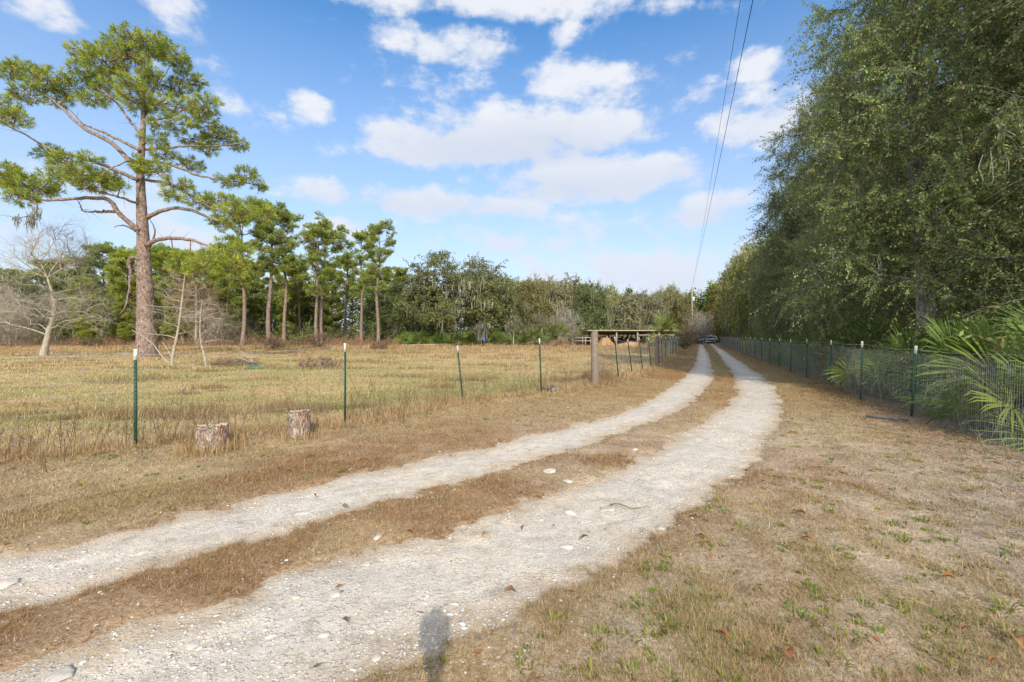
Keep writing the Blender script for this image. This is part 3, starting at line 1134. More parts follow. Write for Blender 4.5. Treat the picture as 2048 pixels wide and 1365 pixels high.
def fence(name, label, line, cat, wood_at, spec, barb_dir, seed):
    """woven wire on steel posts; spec(i) -> (vertical spacing, rows, wire radius)"""
    r = rng_(seed)
    x0, y0 = line[0][:2]
    root = thing(name, label, cat, (0, 0, 0))
    tops = []
    for i, (x, y, h, lean) in enumerate(line):
        z = gz1(x, y)
        tops.append((x, y, z, h, lean))
        a2, b2 = line[min(i + 1, len(line) - 1)][:2]
        a1, b1 = line[max(i - 1, 0)][:2]
        ang = math.atan2(b2 - b1, a2 - a1)
        if i in wood_at:
            o = link('wood_post', wood_post_mesh(h, wood_at[i], lean, seed + i), root)
            o.location = (x, y, z)
            o['label'] = 'round weathered wooden corner post' if i == min(wood_at) else 'round weathered wooden line post'
        else:
            o = link('steel_post', t_post_mesh(-0.15, h - 0.15, h, lean, ang, M['green_paint'], y < 20), root)
            o.location = (x, y, z)
            t = link('white_tip', t_post_mesh(h - 0.15, h, h, lean, ang, M['white_paint'] if seed > 350 or y > 30 else M['white_paint'], y < 20), o)
    # woven wire
    mb = MB()
    bb = MB()
    side = 0.03 * barb_dir
    for i in range(len(tops) - 1):
        x1, y1, z1, h1, l1 = tops[i]
        x2, y2, z2, h2, l2 = tops[i + 1]
        dx, dy = x2 - x1, y2 - y1
        Ls = math.hypot(dx, dy)
        nx, ny = dy / Ls * side, -dx / Ls * side
        vs, rows, rad = spec(y1)
        mh = 1.16
        zz = np.array(rows) * mh + 0.05
        n = 7
        t = np.linspace(0, 1, n)

        def pos(t, z):
            t = np.asarray(t, float)
            gx = x1 + dx * t + nx
            gy = y1 + dy * t + ny
            ln = (l1 * (1 - t) / h1 + l2 * t / h2) * z
            g = z1 * (1 - t) + z2 * t
            return np.stack([gx + ln, gy + 0 * t, g + z + 0 * t], -1)
        P = []
        for k, z in enumerate(zz):
            p = pos(t, np.full(n, z))
            p[1:-1, 2] += r.normal(0, 0.006, n - 2) - 0.012 * math.sin(k) * np.sin(PI * t[1:-1])
            p[1:-1, :2] += r.normal(0, 0.005, (n - 2, 1)) * np.array([[nx, ny]]) / 0.03
            P.append(p)
        V, F = tubes(np.array(P), np.full((len(P), n), rad), 3)
        mb.add(V, [F])
        nv = max(2, int(Ls / vs))
        tv = (np.arange(nv) + 0.5) / nv
        A = pos(tv, np.full(nv, zz[0]))
        B = pos(tv, np.full(nv, zz[-1]))
        Mi = (A + B) / 2 + r.normal(0, 0.006, A.shape)
        V, F = tubes(np.stack([A, Mi, B], 1), np.full((nv, 3), rad * 0.85), 3)
        mb.add(V, [F])
        # barbed strand, twisted pair with barbs, a hand above the mesh
        zt1, zt2 = h1 - 0.075, h2 - 0.075
        nb = 30 if y1 < 25 else 8
        tb = np.linspace(0, 1, nb)
        zb = zt1 * (1 - tb) + zt2 * tb - 0.03 * np.sin(PI * tb)
        pb = np.stack([x1 + dx * tb + nx + (l1 * (1 - tb) / h1 + l2 * tb / h2) * zb, y1 + dy * tb + ny, z1 * (1 - tb) + z2 * tb + zb], 1)
        bb.tube(pb, 0.0028, 4, caps=False)
        if y1 < 25:
            nn = int(Ls / 0.125)
            for q in range(nn):
                s = (q + 0.5) / nn
                c = np.array([np.interp(s, tb, pb[:, j]) for j in range(3)])
                for sg in (1, -1):
                    d = np.array([r.normal(0, 0.006), r.normal(0, 0.006), 0.016 * sg])
                    bb.tube([c - d * 0.3, c + d], [0.0026, 0.001], 3, caps=False)
    o = link('woven_wire', mb.mesh('woven_wire', [M['wire']]), root)
    o = link('barbed_strand', bb.mesh('barbed_strand', [M['wire']]), root)
    return root


ROWS_OPEN = [0, .12, .25, .40, .56, .72, .87, 1.0]
ROWS_TIGHT = [i / 12 for i in range(13)]


def spec_left(y):
    return (0.15, ROWS_OPEN, 0.0015) if y < 12 else (0.075, ROWS_TIGHT, 0.0014 if y < 24 else 0.0016)


def spec_right(y):
    return (0.0508, ROWS_TIGHT, 0.0015) if y < 20 else (0.06, ROWS_TIGHT, 0.0017)


fence('wire_fence', 'wire fence on green steel posts and two wooden posts bordering the open pasture', LF, 'fence', {5: 0.105, 10: 0.11}, spec_left, -1, 301)
fence('wire_fence', 'tightly woven wire fence on dark steel posts in front of palmettos and oaks', RF, 'fence', {}, spec_right, 1, 401)
print('T fences', time.time() - T0)
# ================================================================== TREES
def ellip(r, n, c, rad, shell=0.0):
    """random points in an ellipsoid, shell pushes them outward"""
    v = norm(r.normal(0, 1, (n, 3)))
    u = r.random(n) ** (1 / 3)
    u = shell + (1 - shell) * u
    return np.asarray(c) + v * u[:, None] * np.asarray(rad)


def needle_tufts(r, C, A, K, L, W, spread=0.75, base_col=(0.10, 0.15, 0.03), var=0.5, rnd=None, yellow=0.12):
    """bunches of needles at C (N,3) along axis A (N,3)"""
    n = len(C)
    D = norm(A[:, None] * 0.75 + r.normal(0, spread, (n, K, 3)) * 0.75 + np.array([0, 0, 0.12]))
    ln = L * (0.7 + 0.5 * r.random((n, K, 1)))
    P = norm(np.cross(D, r.normal(0, 1, (n, K, 3))))
    B = C[:, None] + D * 0.02 + A[:, None] * (r.random((n, K, 1)) - 0.6) * L * 0.7
    w = W * (0.7 + 0.6 * r.random((n, K, 1)))
    T = B + D * ln
    T[..., 2] -= 0.10 * ln[..., 0]
    V = np.stack([B - P * w * .35, B + D * ln * .45 + P * w * .5, T, B + D * ln * .45 - P * w * .5], 2).reshape(-1, 3)
    F = np.arange(n * K * 4).reshape(-1, 4)
    t = r.random(n)
    col = np.asarray(base_col) * (1 - var / 2 + var * t)[:, None]
    yl = r.random(n) < yellow
    col[yl] = col[yl] * np.array([1.5, 1.25, 0.9])
    col = col[:, None] * (0.75 + 0.5 * r.random((n, K, 1)))
    return V, F, np.repeat(col.reshape(-1, 3), 4, 0)


def leaf_sprays(r, S, E, K, L, W, base_col, var=0.6, odd=0.05, odd_col=(0.25, 0.18, 0.05), droop=0.15, clump=None):
    """K leaves along each twig S->E"""
    n = len(S)
    t = 0.12 + 0.92 * r.random((n, K, 1))
    B = S[:, None] * (1 - t) + E[:, None] * t
    ax = norm(E - S)[:, None]
    D = norm(ax * 0.5 + r.normal(0, 0.75, (n, K, 3)) + np.array([0, 0, -droop]))
    ln = L * (0.65 + 0.6 * r.random((n, K, 1)))
    P = norm(np.cross(D, r.normal(0, 1, (n, K, 3)) + np.array([0, 0, 0.9])))
    w = W * (0.7 + 0.6 * r.random((n, K, 1)))
    B = B + r.normal(0, 0.35, (n, K, 3)) * L
    V = np.stack([B, B + D * ln * .5 + P * w * .5, B + D * ln, B + D * ln * .5 - P * w * .5], 2).reshape(-1, 3)
    F = np.arange(n * K * 4).reshape(-1, 4)
    tt = r.random(n) if clump is None else clump
    col = np.asarray(base_col) * (1 - var / 2 + var * tt)[:, None]
    col = np.broadcast_to(col[:, None], (n, K, 3)) * (0.7 + 0.6 * r.random((n, K, 1)))
    o = r.random((n, K, 1)) < odd
    col = np.where(o, np.asarray(odd_col) * (0.7 + 0.6 * r.random((n, K, 1))), col)
    return V, F, np.repeat(col.reshape(-1, 3), 4, 0)


def moss_strands(r, C, L, W, K=5, col=(0.30, 0.30, 0.25)):
    """hanging beards: K ribbons at each C"""
    n = len(C)
    ln = (L * (0.35 + 0.9 * r.random((n, 1))) * (0.6 + 0.6 * r.random((n, K))))[..., None]
    B = C[:, None] + r.normal(0, 1, (n, K, 3)) * np.array([0.10, 0.10, 0.04]) * (0.6 + L)
    a = r.random((n, K)) * PI
    P = np.stack([np.cos(a), np.sin(a), np.zeros_like(a)], -1)
    w = W * (0.5 + r.random((n, K, 1)))
    dn = np.array([0, 0, -1.0]) + r.normal(0, 0.07, (n, K, 3))
    m1 = B + dn * ln * .4 + r.normal(0, 0.03, (n, K, 3))
    m2 = B + dn * ln * .75 + r.normal(0, 0.04, (n, K, 3))
    tp = B + dn * ln
    V = np.stack([B - P * w * .3, B + P * w * .3, m1 + P * w * .5, m1 - P * w * .5, m2 + P * w * .3, m2 - P * w * .3, tp], 2).reshape(-1, 3)
    b = np.arange(n * K) * 7
    Q = np.concatenate([np.stack([b, b + 1, b + 2, b + 3], 1), np.stack([b + 3, b + 2, b + 4, b + 5], 1)])
    T_ = np.stack([b + 5, b + 4, b + 6], 1)
    c = np.asarray(col) * (0.65 + 0.7 * r.random((n, K, 1)))
    return V, [Q, T_], np.repeat(c.reshape(-1, 3), 7, 0)


def connect(trunk, trunkR, pads, bias=0.35, r=None):
    """grow limbs: every pad joins the nearest node that lies nearer the trunk. Returns P0, P2, parent, order, counts"""
    nt_ = len(trunk)
    nodes = np.vstack([trunk, pads])
    base = trunk[-1] * 0 + trunk[int(nt_ * 0.55)]
    dist = np.full(len(nodes), 0.0)
    dist[:nt_] = np.linspace(0, 0.01, nt_)
    # distance of every pad to the trunk polyline
    dd = np.linalg.norm(pads[:, None] - trunk[None], axis=2)
    rank = dd.min(1)
    order = np.argsort(rank)
    parent = np.full(len(nodes), -1)
    path = np.zeros(len(nodes))
    path[:nt_] = np.linspace(0, np.linalg.norm(trunk[-1] - trunk[0]) * 0.25, nt_)
    done = list(range(nt_))
    for k in order:
        i = nt_ + k
        p = pads[k]
        Q = nodes[done]
        v = p - Q
        dl = np.linalg.norm(v, axis=1)
        # limbs rise or run level: joining a node that is higher costs extra
        cost = dl + bias * path[done] + 0.9 * np.maximum(0, Q[:, 2] - p[2])
        j = int(np.argmin(cost))
        parent[i] = done[j]
        path[i] = path[done[j]] + dl[j]
        done.append(i)
    cnt = np.ones(len(nodes))
    for k in order[::-1]:
        i = nt_ + k
        if parent[i] >= nt_:
            cnt[parent[i]] += cnt[i]
    return nodes, parent, cnt, nt_


def limb_mesh(mb, nodes, parent, cnt, nt_, trunkR, r0, k=6, n=6, sag=0.10, col=(1, 1, 1), r=None, expo=0.5, wob=0.06):
    idx = np.arange(nt_, len(nodes))
    pa = parent[idx]
    P0, P2 = nodes[pa], nodes[idx]
    L = np.linalg.norm(P2 - P0, axis=1, keepdims=True)
    P1 = (P0 + P2) / 2 + r.normal(0, wob, P0.shape) * L + np.array([0, 0, sag]) * L
    R2 = r0 * cnt[idx] ** expo
    Rp = np.where(pa < nt_, np.minimum(trunkR[np.minimum(pa, nt_ - 1)] * 0.75, R2 * 1.6), r0 * cnt[pa] ** expo)
    R0 = np.minimum(R2 * 1.5, Rp)
    t = np.linspace(0, 1, n)[None]
    Rr = R0[:, None] * (1 - t) + (R2 * 0.85)[:, None] * t
    V, F = tubes(bez(P0, P1, P2, n), Rr, k)
    mb.add(V, [F], col)


def trunk_tube(mb, P, R, k=12, n=40, flare=0.35, seed=0, col=(1, 1, 1)):
    r = rng_(seed)
    P = smooth_poly(P, n, 2)
    t = np.linspace(0, 1, n)
    Rr = np.interp(t, np.linspace(0, 1, len(R)), R)
    Rr = Rr * (1 + flare * np.exp(-t * n * 0.22)) * (1 + 0.03 * r.normal(0, 1, n))
    mb.tube(P, Rr, k, col)
    return P, Rr


def build_tree(name, label, cat, trunk_me, crown_me, moss_me=None, loc=(0, 0, 0), rz=0, group=None, crown_name='crown', sc=1.0):
    t = thing(name, label, cat, loc, rz, group)
    t.scale = (sc, sc, sc)
    if trunk_me:
        link('trunk', trunk_me, t)
    if crown_me:
        link(crown_name, crown_me, t)
    if moss_me:
        tag(link('moss', moss_me, t), kind='stuff')
    return t


# ------------------------------------------------------------------ the tall pine, traced limb by limb
def hero_pine():
    r = rng_(501)
    D0 = 33.0
    base = pt(294, 714, D0)
    base[2] = gz1(base[0], base[1]) - 0.1
    mpp = D0 / FPX

    def W3(px, py, dd):
        return pt(px, py, D0 + dd) - base
    wood = MB()
    tr = [W3(*p, 0) for p in [(294, 717), (291, 640), (289, 560), (287, 490), (284, 430), (281, 370), (281, 330), (284, 290), (287, 240), (286, 180), (284, 130), (272, 88)]]
    tr[0][2] = -0.1
    Rpx = [17.5, 15.0, 13.6, 12.6, 11.2, 9.2, 7.6, 5.8, 4.6, 3.6, 2.4, 1.0]
    trunk_tube(wood, tr, np.array(Rpx) * mpp, 18, 90, 0.22, 5)
    limbs = [  # px polyline, start radius px, depth at the end
        ([(279, 462), (252, 441), (233, 422), (220, 397), (190, 397), (150, 396), (100, 402), (60, 396), (20, 385)], 6.0, -3.0),
        ([(229, 424), (200, 424), (165, 424), (162, 412), (156, 402)], 3.4, -0.8),
        ([(281, 352), (256, 320), (226, 286), (180, 264), (150, 245), (125, 215), (90, 190), (50, 160)], 6.0, 2.0),
        ([(280, 302), (240, 280), (200, 262), (165, 250), (140, 220)], 4.0, -1.5),
        ([(277, 360), (240, 345), (205, 330), (150, 312), (100, 300), (60, 275), (28, 258), (0, 243)], 4.5, -4.0),
        ([(276, 408), (250, 398), (228, 391), (200, 385), (150, 372)], 3.0, -2.0),
        ([(294, 437), (318, 422), (352, 415), (390, 422), (420, 438), (455, 446), (500, 430)], 5.0, -1.5),
        ([(293, 492), (310, 480), (340, 476), (378, 479), (408, 488), (432, 502), (460, 520)], 5.2, -3.0),
        ([(286, 300), (330, 297), (380, 291), (440, 294), (485, 285)], 3.4, 0.5),
        ([(288, 322), (330, 326), (370, 340), (395, 352), (440, 360), (480, 365), (525, 372)], 3.6, 2.0),
        ([(292, 360), (340, 368), (372, 385), (400, 405), (440, 425)], 3.4, -2.0),
        ([(287, 242), (340, 236), (375, 215), (420, 222), (432, 228)], 3.0, -1.0),
        ([(287, 240), (303, 190), (328, 150), (352, 118)], 2.6, 1.0),
        ([(286, 205), (256, 152), (228, 105)], 2.4, -1.5),
        ([(285, 160), (300, 120), (292, 85)], 1.8, 0.5),
        ([(284, 272), (262, 246), (240, 212), (215, 190), (180, 165), (165, 112)], 3.2, 2.5),
        ([(284, 330), (262, 320), (235, 330), (200, 352)], 2.6, -3.5),
        ([(285, 225), (330, 200), (385, 168)], 2.4, 3.0),
        ([(282, 345), (330, 345), (350, 365), (330, 392)], 2.2, -4.0),
    ]
    dead = [
        ([(283, 520), (265, 512), (257, 522), (262, 545), (258, 580), (254, 604), (247, 622), (240, 628)], 4.4, -1.4),
        ([(281, 470), (262, 456), (244, 450), (228, 455)], 2.8, -1.5),
        ([(296, 500), (309, 478), (311, 458), (300, 440)], 2.8, -1.0),
        ([(280, 542), (262, 530), (248, 518)], 1.6, -0.6),
        ([(284, 535), (279, 550), (276, 560)], 4.0, -0.5),
        ([(60, 396), (78, 412), (66, 432), (52, 450)], 2.0, -3.4),
        ([(66, 432), (40, 436), (0, 430)], 1.2, -3.4),
    ]
    LP, LX = [], []
    for grp in (limbs, dead):
        for pts, r0, dd in grp:
            q = np.array(pts, float)
            s = np.linspace(0, 1, len(q))
            st = -0.3 if dd < 0 else 0.2
            if pts[0] in ((229, 424), (60, 396), (66, 432)):
                st = dd * 0.9
            P = smooth_poly(np.array([W3(a, b, st + (dd - st) * u) for (a, b), u in zip(q, s)]), 26, 2)
            P[1:] += r.normal(0, 0.02, (25, 3))
            wood.tube(P, np.linspace(.86, 0.22, 26) * r0 * mpp, 8, (1, 1, 1) if grp is limbs else (0.8, 0.8, 0.8))
            if grp is limbs:
                LP.append(P)
                LX.append(smooth_poly(q, 26, 2))
    LPc = np.concatenate(LP + [smooth_poly(np.array(tr[7:]), 30, 1)])
    LXc = np.concatenate(LX + [smooth_poly([(284, 290), (287, 240), (286, 180), (284, 130), (272, 88)], 30, 1)])
    pads = [  # px, py, rx, ry
        (268, 80, 42, 18), (238, 95, 35, 20), (305, 92, 40, 22), (345, 112, 30, 20), (365, 128, 14, 16), (165, 103, 32, 16), (205, 122, 36, 20), (255, 112, 40, 20), (222, 145, 26, 16),
        (18, 145, 22, 18), (52, 142, 36, 18), (95, 160, 40, 20), (140, 178, 30, 18), (62, 190, 40, 15), (10, 216, 22, 18), (30, 240, 28, 14), (160, 142, 30, 18), (195, 165, 28, 18), (120, 200, 25, 14),
        (218, 182, 36, 16), (275, 200, 34, 28), (330, 170, 45, 18), (378, 163, 32, 17), (300, 150, 20, 16), (260, 165, 24, 14), (185, 200, 30, 12),
        (350, 213, 48, 17), (408, 212, 30, 20), (340, 250, 38, 13), (400, 243, 35, 13), (440, 278, 40, 12), (478, 290, 18, 13), (390, 283, 35, 10), (445, 265, 25, 10),
        (310, 280, 28, 13), (330, 312, 28, 12), (385, 330, 28, 13), (490, 350, 26, 14), (518, 375, 14, 12), (458, 362, 28, 12), (352, 372, 30, 13), (308, 340, 30, 15), (280, 328, 16, 14), (415, 300, 25, 10),
        (98, 308, 25, 14), (130, 322, 30, 14), (180, 318, 22, 10), (188, 362, 42, 22), (155, 352, 26, 18), (110, 350, 22, 16), (218, 362, 22, 16), (26, 358, 32, 20), (12, 345, 20, 16), (60, 375, 42, 18), (42, 395, 26, 13), (95, 378, 25, 12), (240, 375, 14, 7),
        (400, 405, 30, 13), (440, 402, 32, 13), (468, 428, 38, 22), (505, 418, 34, 18), (440, 445, 22, 9), (530, 430, 20, 12), (345, 392, 22, 8),
        (380, 522, 36, 17), (428, 525, 42, 20), (470, 530, 30, 22), (452, 492, 26, 14), (352, 535, 22, 11), (480, 500, 22, 14), (410, 548, 30, 12),
    ]
    tipsC, tipsA = [], []
    tw = MB()
    for px, py, rx, ry in pads:
        c0 = W3(px, py, 0)
        # depth from the limb that passes nearest in the plane seen
        d2 = np.hypot(LXc[:, 0] - px, LXc[:, 1] - py) * mpp
        j = int(np.argmin(d2 + r.normal(0, 0.15, len(d2))))
        dd = LPc[j, 1] + r.normal(0, 0.9)
        c = W3(px, py, dd)
        n = int(rx * ry / 9) + 5
        Cc = ellip(r, n, c, (rx * mpp * 1.03, rx * mpp * 0.8, ry * mpp * 1.05), 0.25)
        # spine of the spray
        s0 = LPc[j]
        sub = bez(s0[None], ((s0 + c) / 2 + [0, 0, -0.15])[None], c[None], 8)[0]
        wood.tube(sub, np.linspace(0.045, 0.028, 8), 5, (.8, .76, .72))
        ns = max(3, n // 9)
        hubs = ellip(r, ns, c, (rx * mpp * 0.6, rx * mpp * 0.5, ry * mpp * 0.5))
        V, F = tubes(bez(np.broadcast_to(c, hubs.shape), (hubs + c) / 2 - [0, 0, 0.1], hubs, 5), np.linspace(0.028, 0.018, 5)[None].repeat(ns, 0), 4)
        wood.add(V, [F])
        hub = hubs[np.argmin(np.linalg.norm(Cc[:, None] - hubs[None], axis=2), 1)]
        V, F = tubes(bez(hub, (hub + Cc) / 2 - np.array([0, 0, 0.08]), Cc, 4), np.linspace(0.016, 0.010, 4)[None].repeat(n, 0), 3)
        wood.add(V, [F], (0.8, 0.75, 0.7))
        tipsC.append(Cc)
        tipsA.append(norm(norm(Cc - hub) * 0.7 + np.array([0, 0, 0.45]) + r.normal(0, 0.2, Cc.shape)))
    # dead twigs and stubs along the limbs
    k = r.integers(0, len(LPc), 420)
    s0 = LPc[k]
    dv = r.normal(0, 1, (420, 3)) * np.array([1, 1, .8])
    e0 = s0 + norm(dv) * (.15 + .75 * r.random((420, 1)) ** 1.5)
    V, F = tubes(bez(s0, (s0 + e0) / 2 + r.normal(0, .06, s0.shape), e0, 5), np.linspace(.014, .005, 5)[None].repeat(420, 0), 3)
    wood.add(V, [F], (.75, .7, .66))
    C = np.concatenate(tipsC)
    A = np.concatenate(tipsA)
    V, F, cc = needle_tufts(r, C, A, 25, 0.35, 0.032, 0.62, (0.26, 0.325, 0.052), 0.6, yellow=0.25)
    tre = thing('tall_pine', 'tall flat topped pine with a thick scaly trunk, standing alone in the pasture', 'pine tree', tuple(base))
    link('trunk', wood.mesh('pine_trunk', [M['pine_bark']], True), tre)
    link('crown', np_mesh('pine_crown', V, [F], cc, False, [M['pine_needles']]), tre)
    ms = np.array([W3(74, 415, -3.3), W3(70, 425, -3.3), W3(66, 434, -3.3), W3(60, 442, -3.3), W3(35, 435, -3.3)])
    V, F, cc = moss_strands(r, np.repeat(ms, 5, 0), 0.8, 0.06, 5)
    tag(link('moss', np_mesh('pine_moss', V, F, cc, False, [M['moss']]), tre), kind='stuff')
    print('hero tufts', len(C))


hero_pine()


# ------------------------------------------------------------------ other pines
def pine_meshes(seed, H, zc, R, r0, nlimb=22, K=14, L=0.42, W=0.05, col=(0.29, 0.37, 0.075), lean=0.0, stub=True, dens=1.0, topflat=0.7):
    """pine with a bare bole to zc and an airy crown of needle pads above"""
    r = rng_(seed)
    wood = MB()
    tr = np.array([[0, 0, -0.2], [0.1 * lean, 0, H * .2], [0.35 * lean + r.normal(0, .15), r.normal(0, .15), H * .45], [0.7 * lean + r.normal(0, .25), r.normal(0, .25), H * .75], [lean, 0, H * .98]])
    tr[1:4, :2] += r.normal(0, .18, (3, 2))
    P, Rr = trunk_tube(wood, tr, [r0, r0 * .86, r0 * .72, r0 * .45, 0.03], 10, 40, 0.2, seed)
    Cs, As = [], []
    ga = r.random() * 6.28
    for i in range(nlimb):
        u = (i + r.random() * 0.8) / nlimb
        z = zc + (H * 0.97 - zc) * u
        ga += 2.4 + r.normal(0, 0.4)
        prof = (0.55 + 0.6 * math.sin(PI * min(1, (1 - u) ** topflat * 0.9 + 0.08))) * (1 if u < .85 else 0.8)
        Ln = R * prof * r.uniform(0.65, 1.1)
        up = r.uniform(0.1, 0.45) + 0.5 * u
        s = np.array([np.interp(z, P[:, 2], P[:, 0]), np.interp(z, P[:, 2], P[:, 1]), z])
        d = np.array([math.cos(ga), math.sin(ga), 0])
        e = s + d * Ln + np.array([0, 0, up * Ln])
        mid = (s + e) / 2 + np.array([0, 0, -0.12 * Ln]) + r.normal(0, 0.06, 3) * Ln
        B = bez(s[None], mid[None], e[None], 9)[0]
        wood.tube(B, np.linspace(1, .35, 9) * (0.025 + 0.016 * Ln), 5)
        npad = r.integers(2, 6)
        for k in range(npad):
            t = r.uniform(0.45, 1.0)
            q = B[int(t * 8)]
            pr = R * r.uniform(0.11, 0.27)
            c = q + np.append(r.normal(0, 0.35, 2), abs(r.normal(0, .2))) * pr * 1.2
            n = max(4, int(dens * 26 * pr ** 1.6))
            Cc = ellip(r, n, c, (pr, pr, pr * 0.62), 0.3)
            V, F = tubes(bez(np.broadcast_to(q, Cc.shape), (q + Cc) / 2 - [0, 0, 0.1], Cc, 4), np.linspace(0.03, 0.012, 4)[None].repeat(n, 0), 3)
            wood.add(V, [F], (0.85, 0.8, 0.75))
            Cs.append(Cc)
            As.append(norm(norm(Cc - q) * 0.6 + np.array([0, 0, 0.5])))
    for k in range(4):   # apex
        c = P[-1] + np.append(r.normal(0, 0.25 * R * .5, 2), r.uniform(-0.6, 0.1))
        Cc = ellip(r, int(22 * dens), c, (R * .22, R * .22, R * .16), .2)
        V, F = tubes(bez(np.broadcast_to(P[-3], Cc.shape), (P[-3] + Cc) / 2, Cc, 4), np.linspace(0.03, 0.012, 4)[None].repeat(len(Cc), 0), 3)
        wood.add(V, [F], (0.85, 0.8, 0.75))
        Cs.append(Cc)
        As.append(norm(Cc - P[-3]))
    if stub:
        for k in range(5):
            z = r.uniform(zc * 0.45, zc)
            a = r.random() * 6.28
            s = np.array([np.interp(z, P[:, 2], P[:, 0]), np.interp(z, P[:, 2], P[:, 1]), z])
            e = s + np.array([math.cos(a), math.sin(a), r.uniform(-.1, .5)]) * r.uniform(.6, 2.2)
            wood.tube(bez(s[None], ((s + e) / 2 + [0, 0, -.15])[None], e[None], 5)[0], np.linspace(.05, .015, 5), 4, (0.9, .9, .9))
    C, A = np.concatenate(Cs), np.concatenate(As)
    V, F, cc = needle_tufts(r, C, A, K, L, W, 0.65, col, 0.6, yellow=0.15)
    return wood.mesh('pine_trunk', [M['pine_bark']], True), np_mesh('pine_crown', V, [F], cc, False, [M['pine_needles']])


PINES = [pine_meshes(511, 22, 11, 3.5, .34, 26, 18, lean=.3), pine_meshes(512, 22, 9.5, 3.4, .30, 28, 18, lean=-.5),
         pine_meshes(513, 21, 11.0, 3.7, .32, 26, 18, lean=.8), pine_meshes(514, 20, 8, 3.3, .28, 28, 18, lean=-.2)]
# younger pines, green nearly to the ground
YOUNG = [pine_meshes(521, 16, 2.2, 3.3, .2, 40, 16, .5, .06, (0.235, 0.31, 0.055), .2, False, 1.25),
         pine_meshes(522, 15, 1.2, 3.6, .2, 44, 16, .5, .06, (0.28, 0.34, 0.05), -.3, False, 1.25),
         pine_meshes(523, 17, 4.0, 3.4, .22, 36, 16, .5, .06, (0.21, 0.28, 0.055), .1, False, 1.2)]
print('T pines', time.time() - T0)


def spot(px, d):
    x = (px - 1024) / FPX * d
    return (x, d, gz1(x, d) - 0.05)


def top_h(py, d):
    return CAM_H + (HORIZON - py) / FPX * d


G_P = 'tall pines at the pasture edge'
pine_list = [  # px, depth, top py, variant, label
    (538, 76, 408, 0, 'tall pine with straight reddish trunk, first in the row right of the lone pine'),
    (568, 77, 425, 1, 'tall pine with a low forking pale limb, second from the lone pine'),
    (634, 72, 452, 3, 'left pine of a close twin pair at the pasture edge'),
    (643, 74, 440, 2, 'right pine of a close twin pair at the pasture edge'),
    (757, 70, 446, 1, 'last pine at the right end of the row, beside the big mossy oak'),
    (722, 80, 462, 3, 'slimmer pine just behind and left of the last pine in the row'),
    (690, 90, 505, 2, 'lower pine filling the gap between the twin pines and the last one'),
    (484, 72, 415, 3, 'bushy pine half hidden by the tips of the lone pine\'s lower limbs'),
    (600, 92, 520, 0, 'low pine seen between the two tall pines and the twin pair'),
]
for i, (px, d, ty, v, lab) in enumerate(pine_list):
    H0 = (22, 22, 21, 20)[v]
    s = (top_h(ty, d) - .3) / H0
    tm, cm = PINES[v]
    build_tree('pine_tree', lab, 'pine tree', tm, cm, None, spot(px, d), [0.3, 2.1, 4.0, 1.2, 5.1, 3.3, .9, 2.7, 4.6, 1.9][i], G_P, sc=s)

G_Y = 'young pines behind the pasture'
young_list = [
    (148, 84, 515, 0, 'dense young pine behind the pale bare tree'), (205, 88, 490, 2, 'rounded young pine left of the lone pine, tops touching the sky'),
    (246, 80, 505, 1, 'yellowish young pine immediately left of the lone pine\'s trunk'), (322, 86, 495, 0, 'young pine immediately right of the lone pine\'s trunk'),
    (368, 78, 515, 1, 'bright green young pine above the leafless saplings'), (412, 84, 505, 2, 'dark young pine behind the rust coloured bare tree'),
    (455, 80, 520, 0, 'young pine right of the rust coloured bare tree'), (175, 72, 560, 1, 'short full young pine low behind the pale bare tree, branches to the ground'),
    (268, 74, 565, 1, 'short young pine with sweeping low boughs, partly hidden by the lone pine'), (505, 92, 525, 2, 'young pine deep behind the first tall pines'),
    (660, 96, 540, 0, 'young pine deep behind the twin pines'), (745, 98, 545, 2, 'young pine deep behind the last pine of the row'),
    (60, 95, 545, 2, 'dark young pine at the far left behind the bare tree'), (20, 100, 540, 0, 'young pine at the left picture edge'),
    (100, 100, 530, 1, 'pale green young pine between the two at far left'), (800, 92, 545, 1, 'young pine tucked left of the big mossy oak'), (580, 98, 530, 1, 'olive young pine in the gap right of the second tall pine'),
    (350, 96, 500, 2, 'taller young pine in the back row right of the lone pine'), (440, 98, 500, 0, 'back row young pine above the bare thicket'),
]
for i, (px, d, ty, v, lab) in enumerate(young_list):
    H0 = (16, 15, 17)[v]
    s = (top_h(ty, d) - .3) / H0
    tm, cm = YOUNG[v]
    build_tree('young_pine', lab, 'pine tree', tm, cm, None, spot(px, d), i * 1.7, G_Y, sc=s)


